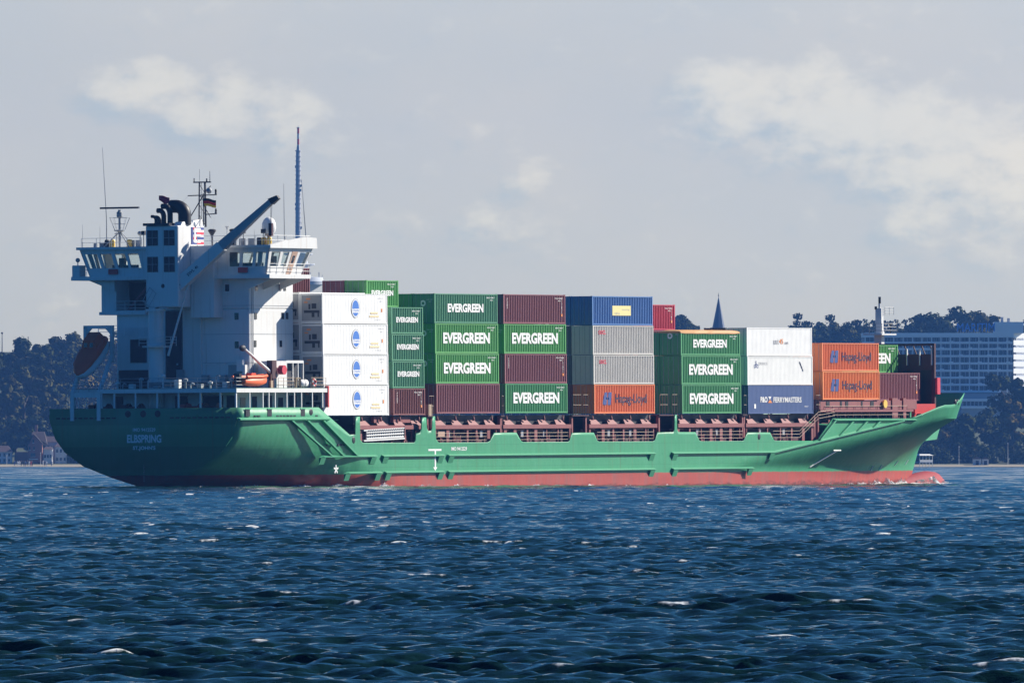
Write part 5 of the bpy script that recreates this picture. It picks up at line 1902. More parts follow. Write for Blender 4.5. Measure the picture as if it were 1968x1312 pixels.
    p.inputs['Roughness'].default_value = 0.07
    p.inputs['IOR'].default_value = 1.333
    p.inputs['Specular IOR Level'].default_value = 0.5
    geo = nt.nodes.new('ShaderNodeNewGeometry')
    nn = nt.nodes.new('ShaderNodeTexNoise')
    nn.inputs['Scale'].default_value = 3.2
    nn.inputs['Detail'].default_value = 5
    nn.inputs['Roughness'].default_value = 0.62
    mp = nt.nodes.new('ShaderNodeMapping')
    mp.inputs['Scale'].default_value = (0.8, 1.3, 1)
    nt.links.new(geo.outputs['Position'], mp.inputs['Vector'])
    nt.links.new(mp.outputs[0], nn.inputs['Vector'])
    bp = nt.nodes.new('ShaderNodeBump')
    bp.inputs['Distance'].default_value = 0.060
    bp.inputs['Strength'].default_value = 0.9
    nt.links.new(nn.outputs['Fac'], bp.inputs['Height'])
    # where the mesh is coarse the same chop is carried by the normals alone
    ca = nt.nodes.new('ShaderNodeAttribute'); ca.attribute_name = 'coarse'
    cn = nt.nodes.new('ShaderNodeTexNoise')
    cn.inputs['Scale'].default_value = 0.55; cn.inputs['Detail'].default_value = 6; cn.inputs['Roughness'].default_value = 0.6
    cmp_ = nt.nodes.new('ShaderNodeMapping'); cmp_.inputs['Scale'].default_value = (0.6, 1.2, 1)
    nt.links.new(geo.outputs['Position'], cmp_.inputs['Vector']); nt.links.new(cmp_.outputs[0], cn.inputs['Vector'])
    cb = nt.nodes.new('ShaderNodeBump'); cb.inputs['Distance'].default_value = 0.9
    nt.links.new(ca.outputs['Fac'], cb.inputs['Strength'])
    nt.links.new(cn.outputs['Fac'], cb.inputs['Height'])
    nt.links.new(bp.outputs[0], cb.inputs['Normal'])
    nt.links.new(cb.outputs[0], p.inputs['Normal'])
    fa = nt.nodes.new('ShaderNodeAttribute'); fa.attribute_name = 'foam_glint'
    fn = nt.nodes.new('ShaderNodeTexNoise')
    fn.inputs['Scale'].default_value = 11.0
    fn.inputs['Detail'].default_value = 5
    fn.inputs['Roughness'].default_value = 0.7
    fmp = nt.nodes.new('ShaderNodeMapping')
    fmp.inputs['Scale'].default_value = (0.55, 0.25, 1)
    nt.links.new(geo.outputs['Position'], fmp.inputs['Vector'])
    nt.links.new(fmp.outputs[0], fn.inputs['Vector'])
    ad = nt.nodes.new('ShaderNodeMath'); ad.operation = 'MULTIPLY_ADD'
    nt.links.new(fn.outputs['Fac'], ad.inputs[0]); ad.inputs[1].default_value = 1.7
    nt.links.new(fa.outputs['Fac'], ad.inputs[2])
    mr = nt.nodes.new('ShaderNodeMapRange'); mr.interpolation_type = 'SMOOTHSTEP'
    mr.inputs['From Min'].default_value = 1.25; mr.inputs['From Max'].default_value = 1.95
    mr.inputs['To Max'].default_value = 0.9
    nt.links.new(ad.outputs[0], mr.inputs['Value'])
    df = nt.nodes.new('ShaderNodeBsdfDiffuse')
    df.inputs['Color'].default_value = (0.75, 0.78, 0.80, 1)
    ms = nt.nodes.new('ShaderNodeMixShader')
    nt.links.new(mr.outputs[0], ms.inputs[0]); nt.links.new(p.outputs[0], ms.inputs[1]); nt.links.new(df.outputs[0], ms.inputs[2])
    nt.links.new(ms.outputs[0], nt.nodes['Material Output'].inputs['Surface'])
    me.materials.append(m)


build_water()

# white water thrown up along the hull
def wash(name, label, x0, x1, hgt, spread, seed, bow):
    g_ = np.random.default_rng(seed)
    nx, ny = int((x1 - x0) / .16), 9
    u = np.linspace(x0, x1, nx)
    prof = np.zeros(nx)
    for k in range(22):
        L_ = g_.uniform(.5, 7)
        prof += np.cos(u * 2 * np.pi / L_ + g_.uniform(0, 6.28)) * (L_ / 4) ** .3
    prof = np.clip(.35 + prof / 7.5, .0, 1.2)
    env = hgt(u)
    v, f = [], []
    for i, x in enumerate(u):
        zl = -(x - 80) * math.sin(TRIM)
        if bow:
            t = min(1.0, max(0, (x - bow_x0(zl)) / (bow_xe(zl) - bow_x0(zl))))
            half = bow_half(zl, t) if x < 153.4 else (1.3 if x < 159 else .6) * max(0.0, (160.6 - x) / 2) ** .5 if x < 160.6 else 0
        else:
            half = aft_half(x, zl + .1) if x < 30 else HB
        for j in range(ny):
            w = j / (ny - 1)
            h_ = env[i] * prof[i] * (1 - w) ** 1.4 * (1 + .35 * g_.normal()) if j else env[i] * prof[i] * .95
            v.append((x + g_.normal(0, .04), -(half - .12 + spread * w), zl - .12 + max(-.1, h_)))
    for i in range(nx - 1):
        for j in range(ny - 1):
            a = i * ny + j
            f.append((a, a + ny, a + ny + 1, a + 1))
    b = MB(); b.add(v, f)
    o = b.build(name, foam_mat, None, recalc=False)
    o.matrix_world = SHIP
    tag(o, label, None, None, 'stuff')


foam_mat = bpy.data.materials.new('white_water')
foam_mat.use_nodes = True
_n = foam_mat.node_tree
_n.nodes.clear()
_o = _n.nodes.new('ShaderNodeOutputMaterial'); _d = _n.nodes.new('ShaderNodeBsdfDiffuse'); _t = _n.nodes.new('ShaderNodeBsdfTransparent'); _m = _n.nodes.new('ShaderNodeMixShader')
_x = _n.nodes.new('ShaderNodeTexNoise'); _g = _n.nodes.new('ShaderNodeNewGeometry'); _r = _n.nodes.new('ShaderNodeMapRange')
_x.inputs['Scale'].default_value = 2.6; _x.inputs['Detail'].default_value = 6; _x.inputs['Roughness'].default_value = .7
_d.inputs['Color'].default_value = (.80, .82, .84, 1)
_r.inputs['From Min'].default_value = .42; _r.inputs['From Max'].default_value = .60; _r.inputs['To Max'].default_value = .92
_n.links.new(_g.outputs['Position'], _x.inputs['Vector']); _n.links.new(_x.outputs['Fac'], _r.inputs['Value']); _n.links.new(_r.outputs[0], _m.inputs[0])
_n.links.new(_t.outputs[0], _m.inputs[1]); _n.links.new(_d.outputs[0], _m.inputs[2]); _n.links.new(_m.outputs[0], _o.inputs['Surface'])
wash('bow_spray', 'white spray breaking along the bow and over the bulb', 112, 161.2, lambda u: np.interp(u, [112, 130, 142, 150, 154, 158, 160, 161.2], [.12, .3, .65, .9, .8, .7, .9, .2]), 1.6, 3, True)
wash('hull_wash', 'low white wash running along the ship side', -1, 92, lambda u: np.interp(u, [-1, 3, 20, 35, 60, 92], [.15, .45, .42, .3, .2, .16]), 1.0, 4, False)

# ------------------------------------------------------------------ the far shore: positions from pixel columns of a 24600 px lens, 4.1-4.9 km off
SH = 4075.0


def far(px, d):
    return (px - 984) / 24600.0 * d


def farz(py, d):
    return CAM_H - (py - 880.7) / 24600.0 * d


def ground_h(x, y):
    t = np.clip((y - SH - 24) / 330.0, 0, 1)
    s_ = t * t * (3 - 2 * t)
    ridge = np.interp(x, [-90, 70], [31.0, 13.0]) + np.interp(x, [-90, 70], [1.0, .4]) * (2.5 * np.sin(x / 55.0 + 1.0) + 1.5 * np.sin(x / 23.0))
    beach = np.clip((y - SH) / 22.0, -1, 1) * 0.9
    back = np.clip((y - SH - 420) / 120.0, 0, 1)
    return beach + s_ * ridge * (1 - .6 * back)


def build_shore():
    xs = np.linspace(-900, 900, 181)
    ys = np.concatenate([np.linspace(SH - 25, SH + 40, 14), np.linspace(SH + 55, SH + 900, 45)])
    X, Y = np.meshgrid(xs, ys, indexing='ij')
    Z = ground_h(X, Y)
    v = np.stack([X, Y, Z], -1).reshape(-1, 3)
    n_ = len(ys)
    f = [(i * n_ + j, (i + 1) * n_ + j, (i + 1) * n_ + j + 1, i * n_ + j + 1) for i in range(len(xs) - 1) for j in range(n_ - 1)]
    me = bpy.data.meshes.new('hills')
    me.from_pydata(v.tolist(), [], f)
    m = mat('shore_ground', (0.06, 0.075, 0.035), 0.9, var=.4, vscale=.03)
    nt = m.node_tree
    p = nt.nodes['Principled BSDF']
    geo = nt.nodes.new('ShaderNodeNewGeometry'); s_ = nt.nodes.new('ShaderNodeSeparateXYZ')
    nt.links.new(geo.outputs['Position'], s_.inputs[0])
    mr = nt.nodes.new('ShaderNodeMapRange'); mr.inputs['From Min'].default_value = SH + 16; mr.inputs['From Max'].default_value = SH + 22
    nt.links.new(s_.outputs[1], mr.inputs['Value'])
    old = p.inputs['Base Color'].links[0].from_socket
    mx = nt.nodes.new('ShaderNodeMix'); mx.data_type = 'RGBA'
    nt.links.new(mr.outputs[0], mx.inputs['Factor'])
    mx.inputs['A'].default_value = (0.30, 0.26, 0.18, 1)
    nt.links.new(old, mx.inputs['B'])
    nt.links.new(mx.outputs['Result'], p.inputs['Base Color'])
    me.materials.append(m)
    me.polygons.foreach_set('use_smooth', [True] * len(me.polygons))
    o = bpy.data.objects.new('hills', me)
    col.objects.link(o)
    tag(o, None, None, None, 'structure')


build_shore()


def leaf_mat(name, c, var=.5):
    m = mat(name, c, .75, var=var, vscale=.35, spec=.0)
    return m


LEAF = {'dark': leaf_mat('foliage_dark', (0.050, 0.060, 0.022)), 'mid': leaf_mat('foliage_mid', (0.080, 0.076, 0.026)), 'gold': leaf_mat('foliage_gold', (0.15, 0.115, 0.035))}
BARK = mat('bark', (0.07, 0.055, 0.04), .9)


def crown_arrays(seed, r, h, n, leaf):
    """leaf-sized quads spread through several lobes of a crown"""
    g_ = np.random.default_rng(seed)
    nl = 15
    lc = g_.normal(0, 1, (nl, 3)) * np.array([r * .5, r * .5, h * .25]) + np.array([0, 0, h * .52])
    lr = g_.uniform(.22, .46, nl) * r
    k = g_.integers(0, nl, n)
    d_ = g_.normal(0, 1, (n, 3)); d_ /= np.linalg.norm(d_, axis=1)[:, None]
    rad = g_.uniform(.4, 1.0, n) ** .6 + g_.exponential(.10, n)
    c_ = lc[k] + d_ * (lr[k] * rad)[:, None] * np.array([1, 1, .82])
    nrm = d_ + g_.normal(0, .32, (n, 3)) + np.array([0, 0, .15]); nrm /= np.linalg.norm(nrm, axis=1)[:, None]
    a = np.cross(nrm, g_.normal(0, 1, (n, 3))); a /= np.linalg.norm(a, axis=1)[:, None]
    b = np.cross(nrm, a)
    s_ = (leaf * g_.uniform(.6, 1.3, n))[:, None]
    q = np.stack([c_ - a * s_ - b * s_ * .7, c_ + a * s_ - b * s_ * .7, c_ + a * s_ * .8 + b * s_ * .7, c_ - a * s_ * .8 + b * s_ * .7], 1)
    return q.reshape(-1, 3)


def quads_mesh(name, co, m, mats_idx=None):
    n_ = len(co) // 4
    me = bpy.data.meshes.new(name)
    me.vertices.add(len(co)); me.vertices.foreach_set('co', np.asarray(co, np.float32).ravel())
    me.loops.add(n_ * 4); me.loops.foreach_set('vertex_index', np.arange(n_ * 4, dtype=np.int32))
    me.polygons.add(n_); me.polygons.foreach_set('loop_start', np.arange(0, n_ * 4, 4, dtype=np.int32))
    for x in (m if isinstance(m, list) else [m]):
        me.materials.append(x)
    if mats_idx is not None:
        me.polygons.foreach_set('material_index', np.asarray(mats_idx, np.int32))
    me.update(calc_edges=True)
    return me


_crown = {}


def tree(px, d, top_py, r, kind, label, seed, base_z=None, group=None, n=2200):
    x, y = far(px, d), d
    z0 = float(ground_h(np.array(x), np.array(y))) if base_z is None else base_z
    h = farz(top_py, d) - z0
    t = empty('tree', None, (x, y, z0))
    tag(t, label, 'tree', group)
    th = max(h * .22, h - 3.0 * r)
    key = (kind, seed, round(r, 1), round(h, 1))
    co = crown_arrays(seed, r, h - th, n, .45 if r < 4 else .62) + np.array([0, 0, th])
    link('crown', quads_mesh('crown', co, LEAF[kind]), t)
    b = MB()
    b.path([(0, 0, -.5), (.1, 0, th * .6), (.0, .1, th + (h - th) * .3), (.1, 0, th + (h - th) * .7)], n=7, radii=[.045 * h + .08, .032 * h + .05, .02 * h + .03, .03])
    for k in range(5):
        a = k * 1.3 + seed
        zz = th + (h - th) * (.15 + .1 * k)
        b.path([(0, 0, zz), (r * .35 * math.cos(a), r * .35 * math.sin(a), zz + r * .3), (r * .65 * math.cos(a), r * .65 * math.sin(a), zz + r * .55)], n=5, radii=[.014 * h + .03, .01 * h + .02, .02])
    b.build('trunk', BARK, t)
    return t


# the woods as one mass
def forest():
    cos, idx = [], []
    g_ = np.random.default_rng(21)
    variants = [crown_arrays(100 + i, 5.2, 11.5, 800, .52) for i in range(8)]
    for k in range(900):
        px = g_.uniform(-420, 2400)
        t = g_.uniform(0, 1) if k % 3 else g_.uniform(.8, 1.12)
        d = SH + 45 + 330 * t
        x, y = far(px, d), d
        # keep clear of the hotel terrace
        if 1600 < px < 2150 and d > SH + (95 if px < 1925 else 185):
            continue
        if -20 < px < 130 and d < SH + 75:
            continue
        z = float(ground_h(np.array(x), np.array(y)))
        s_ = g_.uniform(.7, 1.2) if px < 1600 else g_.uniform(.7, 1.0)
        v = variants[g_.integers(0, 8)] * s_
        a = g_.uniform(0, 6.28)
        c_, n_ = math.cos(a), math.sin(a)
        w = np.stack([v[:, 0] * c_ - v[:, 1] * n_, v[:, 0] * n_ + v[:, 1] * c_, v[:, 2]], 1) + np.array([x, y, z - .5])
        cos.append(w)
        kind = 0 if g_.random() < .62 else (1 if g_.random() < .82 else 2)
        idx += [kind] * (len(v) // 4)
    # undergrowth and shore bushes closing the wood's foot
    for k in range(240):
        px = g_.uniform(-420, 2400)
        if -30 < px < 132:
            continue
        d = SH + g_.uniform(30, 75)
        x = far(px, d)
        v = variants[g_.integers(0, 8)] * g_.uniform(.45, .75)
        cos.append(v + np.array([x, d, float(ground_h(np.array(x), np.array(d))) - 1.5]))
        idx += [0 if g_.random() < .8 else 1] * (len(v) // 4)
    # woods on the ridge behind the hotel
    for k in range(560):
        px = g_.uniform(1380, 2500); d = 4830 + g_.uniform(0, 160)
        x = far(px, d)
        top = np.interp(px, [1380, 1505, 1535, 1600, 1660, 1720, 1780, 1830, 1900, 1960, 2500], [648, 642, 621, 623, 628, 626, 622, 621, 622, 630, 640])
        z = farz(top, d) - 12.5 + g_.uniform(-3.0, .5)
        v = variants[g_.integers(0, 8)] * g_.uniform(.8, 1.1)
        cos.append(v + np.array([x, d, z]))
        idx += [0 if g_.random() < .75 else 1] * (len(v) // 4)
    for k in range(220):
        px = g_.uniform(1200, 1325); d = 4830 + g_.uniform(0, 100)
        top = np.interp(px, [1200, 1320, 1380], [613, 619, 628])
        v = variants[g_.integers(0, 8)] * g_.uniform(.55, .8)
        cos.append(v + np.array([far(px, d), d, farz(top, d) - 8 + g_.uniform(-3, .5)]))
        idx += [0] * (len(v) // 4)
    o = link('forest', quads_mesh('forest', np.concatenate(cos), [LEAF['dark'], LEAF['mid'], LEAF['gold']], idx))
    tag(o, 'dark mixed wood covering the far shore hillside', None, None, 'stuff')


forest()
# ridge ground behind the hotel
b = MB()
b.hexa([(-300, 4770, 5), (600, 4770, 5), (600, 5300, 5), (-300, 5300, 5)], [(-300, 4850, 43), (600, 4850, 43), (600, 5300, 43), (-300, 5300, 43)])
tag(b.build('hill', mat('ridge_ground', (0.05, 0.065, 0.03), .9, var=.3, vscale=.05)), None, None, None, 'structure')

# trees one can tell apart
for args in [
    (125, 4420, 643, 7.5, 'mid', 'tall rounded tree on the skyline just left of the lifeboat', 31),
    (98, 4410, 664, 5.0, 'dark', 'narrow dark tree on the skyline left of the tall rounded tree', 32),
    (40, 4400, 657, 6.0, 'dark', 'broad dark tree on the skyline at the far left', 33),
    (72, 4380, 678, 6.0, 'mid', 'low tree in the dip of the left skyline', 34),
    (46, 4210, 728, 6.5, 'mid', 'yellowish green tree halfway up the left hillside', 35),
    (105, 4260, 714, 7.0, 'mid', 'broad olive green tree on the left hillside below the skyline', 36),
    (10, 4200, 745, 6.0, 'mid', 'olive tree at the left picture edge on the hillside', 37),
    (30, 4125, 812, 6.5, 'dark', 'large dark shore tree left of the brick house', 38),
    (1938, 4230, 718, 7.0, 'dark', 'large dark tree covering the lower right corner of the hotel', 41),
    (1975, 4215, 712, 8.0, 'dark', 'dark tree at the right picture edge before the hotel', 42),
    (1905, 4160, 790, 7.0, 'dark', 'dark tree on the shore slope below the hotel terrace', 43),
    (1945, 4140, 776, 5.0, 'gold', 'yellowish tree on the slope at the right edge', 44),
    (1838, 4160, 810, 4.0, 'gold', 'small yellowish tree just right of the ship bow', 45),
    (1822, 4150, 822, 3.0, 'gold', 'small golden bush beside the ship stem', 46),
    (1850, 4130, 800, 6.0, 'dark', 'dark tree behind the golden trees near the bow', 47),
    (1785, 4150, 815, 7.0, 'dark', 'dark tree seen under the ship bow flare', 48),
]:
    px, d, tp_, r, kind, lab, sd0 = args
    tree(px, d, tp_, r, kind, lab, sd0)
for args in [
    (1772, 4800, 614, 4.2, 'dark', 'small round tree standing alone on the ridge left of the big crowns', 51, 36),
    (1758, 4800, 619, 2.2, 'dark', 'slim tree just left of the lone round ridge tree', 52, 36),
    (1791, 4800, 620, 2.0, 'dark', 'slim tree just right of the lone round ridge tree', 53, 36),
    (1815, 4790, 613, 8.0, 'dark', 'broad crowned tree on the ridge behind the blue rooftop letters', 54, 34),
    (1845, 4795, 609, 8.5, 'dark', 'middle broad crown on the ridge behind the hotel', 55, 34),
    (1873, 4790, 610, 7.0, 'mid', 'leafy crown on the ridge right above the blue rooftop letters', 56, 34),
    (1903, 4790, 606, 8.0, 'mid', 'tallest crown on the ridge behind the hotel, left of the roof vents', 57, 34),
]:
    tree(*args[:7], base_z=args[7])

# ---- hotel
HD = 4640.0
HS = 24600.0 / HD
hw = mat('hotel_white', (0.90, 0.90, 0.90), .6, var=.06, vscale=.05)
hwall = mat('hotel_wall', (0.34, 0.37, 0.41), .6, var=.1, vscale=.08)
hglass = mat('hotel_glass', (0.03, 0.04, 0.055), .15, var=.3, vscale=.15, spec=.6)
hx = lambda px: (px - 984) / HS
hz = lambda py: CAM_H - (py - 880.7) / HS
hotel = empty('hotel', None, (hx(1810), HD, hz(775)))
tag(hotel, 'long white hotel slab with balconies and blue rooftop letters above the trees', 'hotel')
OX, OY, OZ = hx(1810), HD, hz(775)


def hb_(b, x0, x1, y0, y1, z0, z1, m=0):
    return b.box(x0 - OX, x1 - OX, y0 - OY, y1 - OY, z0 - OZ, z1 - OZ, m)


b = MB(); hb_(b, hx(1658), hx(1947), HD + 1.6, HD + 16, hz(790), hz(648)); b.build('wall', hwall, hotel)
b = MB(); hb_(b, hx(1657), hx(1948), HD - .1, HD + 16, hz(648), hz(639.5)); b.build('roof_band', hw, hotel)
fl_y = [(656.5, 660.5), (668.5, 672.5), (682, 686), (696, 700), (710, 714), (723.5, 727.5), (737, 741), (750, 754)]
for i, (ya, yb) in enumerate(fl_y):
    b = MB(); hb_(b, hx(1658), hx(1946 if i < 6 else 1926), HD, HD + 1.6, hz(yb), hz(ya)); b.build('balcony', hw, hotel)
pier = 0
for px in np.arange(1662, 1947, 18.2):
    b = MB(); hb_(b, hx(px), hx(px + 1.6), HD + .1, HD + 1.6, hz(754), hz(648)); b.build('partition', hw, hotel)
rw = np.random.default_rng(3)
cols_ = np.arange(1664.5, 1944, 18.2)
yrows = [648] + [b_ for _, b_ in fl_y]
for i in range(len(fl_y)):
    z1 = hz(yrows[i] + .8); z0 = hz(fl_y[i][0] - .3)
    for j, px in enumerate(cols_):
        if j < 4 and i > 2:
            continue
        b = MB()
        w0 = rw.uniform(.5, 2.5)
        x_ = px + w0
        while x_ < px + 15:
            w = rw.choice([2.2, 3.4, 5.5])
            hb_(b, hx(x_), hx(min(x_ + w, px + 15.4)), HD + 1.5, HD + 1.58, z0, z1)
            x_ += w + rw.choice([.7, 1.2, 2.4])
        b.build('window', hglass, hotel)
# posts on the balcony fronts
for i, (ya, yb) in enumerate(fl_y):
    for j, px in enumerate(cols_):
        if (i + j) % 3 == 0 and px > 1780:
            b = MB(); hb_(b, hx(px - 4), hx(px + 4), HD - .06, HD, hz(yb), hz(ya - 1.6)); b.build('balcony_planter', hw, hotel)
b = MB(); hb_(b, hx(1911), hx(1967), HD - .15, HD + 14, hz(640), hz(618.5)); b.build('roof_house', hw, hotel)
for px, w, yt in [(1924, 5, 609), (1936.5, 5, 611)]:
    b = MB(); hb_(b, hx(px), hx(px + w), HD + 3, HD + 5, hz(619), hz(yt)); b.build('roof_vent', hwall, hotel)
# stepped east end, turned towards the sun
for i in range(9):
    za, zb = hz(640 + i * 13.6 + 9.5) - OZ, hz(640 + i * 13.6) - OZ
    x0, x1 = hx(1948) - OX, hx(1976) - OX
    b = MB()
    b.hexa([(x0, 0.2, za), (x1, 7.5, za), (x1, 16, za), (x0, 16, za)], [(x0, 0.2, zb), (x1, 7.5, zb), (x1, 16, zb), (x0, 16, zb)])
    b.hexa([(x0, 1.4, za - .9), (x1 - 1.0, 7.6, za - .9), (x1 - 1.0, 16, za - .9), (x0, 16, za - .9)], [(x0, 1.4, za), (x1 - 1.0, 7.6, za), (x1 - 1.0, 16, za), (x0, 16, za)])
    b.build('end_bay', hw, hotel)
for i in range(2):
    b = MB(); hb_(b, hx(1846), hx(1920), HD - 8, HD + 2, hz(766 + i * 14 + 5), hz(766 + i * 14)); b.build('terrace_band', hw, hotel)
b = MB(); hb_(b, hx(1846), hx(1919), HD - 7, HD + 2, hz(805), hz(756)); b.build('terrace_wall', hwall, hotel)
b = MB()
for k in range(9):
    hb_(b, hx(1850 + k * 7.6), hx(1855 + k * 7.6), HD - 7.1, HD - 7.0, hz(779.5), hz(771.5))
b.build('terrace_window', hglass, hotel)
b = MB(); hb_(b, hx(1640), hx(1980), HD + 1, HD + 20, hz(830), hz(790)); b.build('base', hwall, hotel)
b = MB()
pf = lambda u, v: (u - OX, -0.35, v - OZ)
add_text(b, "MARITIM", hx(1875.5), hz(629), hx(1912) - hx(1839), hz(620.5) - hz(637), pf, .012)
nf = len(b.f)
b.build('rooftop_lettering', mat('blue_sign', (0.07, 0.30, 0.80), .4), hotel, recalc=False)
b = MB()
for k in range(14):
    px = 1841 + k * 5.3
    b.tube((hx(px) - OX, .2, hz(640) - OZ), (hx(px) - OX, .0, hz(634) - OZ), .06, n=4)
b.build('sign_support', hw, hotel)

# ---- television tower behind the bridge
TD = 5000.0
TS = 24600 / TD
tx = (573 - 984) / TS
tz_ = lambda py: CAM_H - (py - 880.7) / TS
tw = empty('broadcast_tower', None, (tx, TD, 15.0))
tag(tw, 'tall slender grey broadcast tower behind the bridge, with round platforms', 'tower')
steel = mat('tower_steel', (0.46, 0.47, 0.50), .6, var=.06)
conc = mat('tower_concrete', (0.50, 0.53, 0.57), .7, var=.06)
Z_ = lambda py: tz_(py) - 15.0
b = MB(); b.lathe([(6.5, -6), (5.2, Z_(700)), (4.8, Z_(560)), (4.6, Z_(545)), (3.2, Z_(480))], (0, 0, 0), 24); b.build('shaft', conc, tw, smooth=40)
b = MB(); b.lathe([(5.2, Z_(560)), (9.6, Z_(547)), (10.0, Z_(541)), (9.6, Z_(533)), (3.5, Z_(531))], (0, 0, 0), 32); b.build('platform', conc, tw, smooth=30)
b = MB(); b.lathe([(5.0, Z_(511)), (6.6, Z_(509)), (6.6, Z_(507)), (3.2, Z_(506))], (0, 0, 0), 28); b.lathe([(4.4, Z_(491)), (5.6, Z_(489)), (5.6, Z_(487)), (3, Z_(486))], (0, 0, 0), 28); b.build('upper_platform', conc, tw, smooth=30)
b = MB(); b.lathe([(1.15, Z_(480)), (1.0, Z_(380)), (.86, Z_(291))], (0, 0, 0), 10)
for py in range(300, 460, 9):
    b.lathe([(1.2, Z_(py)), (1.2, Z_(py + 1.2))], (0, 0, 0), 10)
b.build('mast', steel, tw)
b = MB(); b.lathe([(1.15, Z_(291)), (1.15, Z_(289))], (0, 0, 0), 10); b.lathe([(.7, Z_(289)), (.42, Z_(278))], (0, 0, 0), 8); b.build('mast_collar', steel, tw)
for ya, yb, m in [(278, 267, M['letter_red']), (267, 257, conc), (257, 246, M['letter_red'])]:
    b = MB(); b.lathe([(.42, Z_(ya)), (.40, Z_(yb))], (0, 0, 0), 8); b.build('antenna_section', m, tw)
b = MB(); b.lathe([(.7, Z_(246)), (.7, Z_(245))], (0, 0, 0), 8); b.tube((0, 0, Z_(245)), (0, 0, Z_(242)), .1); b.build('mast_top', conc, tw)
b = MB()
for k in range(14):
    a = k * .7
    b.box(1.0 * math.cos(a) - .3, 1.0 * math.cos(a) + .5, 1.0 * math.sin(a) - .3, 1.0 * math.sin(a) + .3, Z_(440 - k * 9), Z_(435 - k * 9))
b.build('antenna_panel', steel, tw)
b = MB()
for a in np.linspace(0, 2 * math.pi, 13)[:-1]:
    b.tube((9.4 * math.cos(a), 9.4 * math.sin(a), Z_(533)), (9.4 * math.cos(a), 9.4 * math.sin(a), Z_(523 if int(a * 3) % 2 else 528)), .12, n=4)
b.build('platform_antenna', steel, tw)

# ---- church
CD = 4760.0
CS = 24600 / CD
ch = empty('church_tower', None, ((1381 - 984) / CS, CD, 28.0))
tag(ch, 'slate grey pointed church spire rising behind the stacks', 'church tower')
Zc = lambda py: CAM_H - (py - 880.7) / CS - 28.0
b = MB(); b.lathe([(2.7, Zc(640)), (.08, Zc(571))], (0, 0, 0), 8); b.build('spire', mat('slate', (0.10, 0.12, 0.17), .5, var=.15), ch)
b = MB(); b.box(-2.4, 2.4, -2.4, 2.4, -2, Zc(640)); b.build('tower', mat('church_brick', (0.22, 0.09, 0.06), .8), ch)
b = MB(); b.tube((0, 0, Zc(572)), (0, 0, Zc(563)), .09); b.ball((0, 0, Zc(568)), .22); b.build('finial', M['dark'], ch)


# ---- shore houses on the left
def win_grid(b, x0, x1, z0, z1, nx, nz, y, w=.6, h=.8):
    for i in range(nx):
        for j in range(nz):
            cx, cz = x0 + (i + .5) * (x1 - x0) / nx, z0 + (j + .5) * (z1 - z0) / nz
            b.box(cx - w / 2, cx + w / 2, y - .06, y, cz - h / 2, cz + h / 2)
    return b


BD = 4112.0
BS = 24600 / BD
bx = lambda px: (px - 984) / BS
bz = lambda py: CAM_H - (py - 880.7) / BS
brick = mat('red_brick', (0.30, 0.13, 0.10), .8, var=.15, vscale=.4)
tile = mat('dark_roof_tiles', (0.09, 0.06, 0.06), .7, var=.2)
trimw = mat('house_trim', (0.65, 0.64, 0.60), .6)
hs = empty('brick_house', None, (bx(64), BD, bz(889)))
tag(hs, 'red brick house with pointed gable and tall chimney on the left shore', 'house')
ox, oz = bx(64), bz(889)
b = MB(); b.box(bx(54) - ox, bx(81) - ox, 0, 9, 0, bz(853) - oz); b.prism([(bx(57) - ox, 0, bz(853) - oz), (bx(81) - ox, 0, bz(853) - oz), (bx(65) - ox, 0, bz(836) - oz)], (0, 9, 0)); b.box(bx(30) - ox, bx(54) - ox, 1, 8, 0, bz(868) - oz); b.build('wall', brick, hs)
b = MB()
p_ = [(bx(81.8) - ox, -.3, bz(854) - oz), (bx(65) - ox, -.3, bz(834.6) - oz), (bx(56) - ox, -.3, bz(854) - oz)]
b.prism([p_[0], p_[1], (p_[1][0], -.3, p_[1][2] + .25), (p_[0][0] + .2, -.3, p_[0][2] + .1)], (0, 9.6, 0))
b.prism([p_[2], p_[1], (p_[1][0], -.3, p_[1][2] + .25), (p_[2][0] - .2, -.3, p_[2][2] + .1)], (0, 9.6, 0))
b.hexa([(bx(60) - ox, 3, bz(836) - oz), (bx(90) - ox, 3, bz(853) - oz), (bx(90) - ox, 9, bz(853) - oz), (bx(60) - ox, 9, bz(836) - oz)], [(bx(62) - ox, 5, bz(829) - oz), (bx(84) - ox, 5, bz(829) - oz), (bx(84) - ox, 8, bz(829) - oz), (bx(62) - ox, 8, bz(829) - oz)])
rf = b.build('roof', tile, hs)
b = MB(); b.box(bx(65.5) - ox, bx(70.5) - ox, 5.5, 6.5, bz(834) - oz, bz(816) - oz); b.build('chimney', brick, rf)
for px, py in [(48.5, 861), (57, 861), (65.5, 861), (60.5, 873.5), (63.5, 873.5), (66.5, 873.5), (64, 847)]:
    b = MB(); b.box(bx(px - 1.4) - ox, bx(px + 1.4) - ox, -.08 if px > 54 else .92, 0 if px > 54 else 1.0, bz(py + 3.2) - oz, bz(py - 3) - oz)
    w_ = b.build('window', hglass, hs)
    b = MB(); b.box(bx(px - 1.9) - ox, bx(px + 1.9) - ox, -.12 if px > 54 else .88, -.08 if px > 54 else .92, bz(py + 4.2) - oz, bz(py + 3.2) - oz); b.build('window_sill', trimw, w_)
b = MB(); b.box(bx(56) - ox, bx(73) - ox, -1.0, -.1, bz(883) - oz, bz(881) - oz); b.build('porch_roof', trimw, hs)


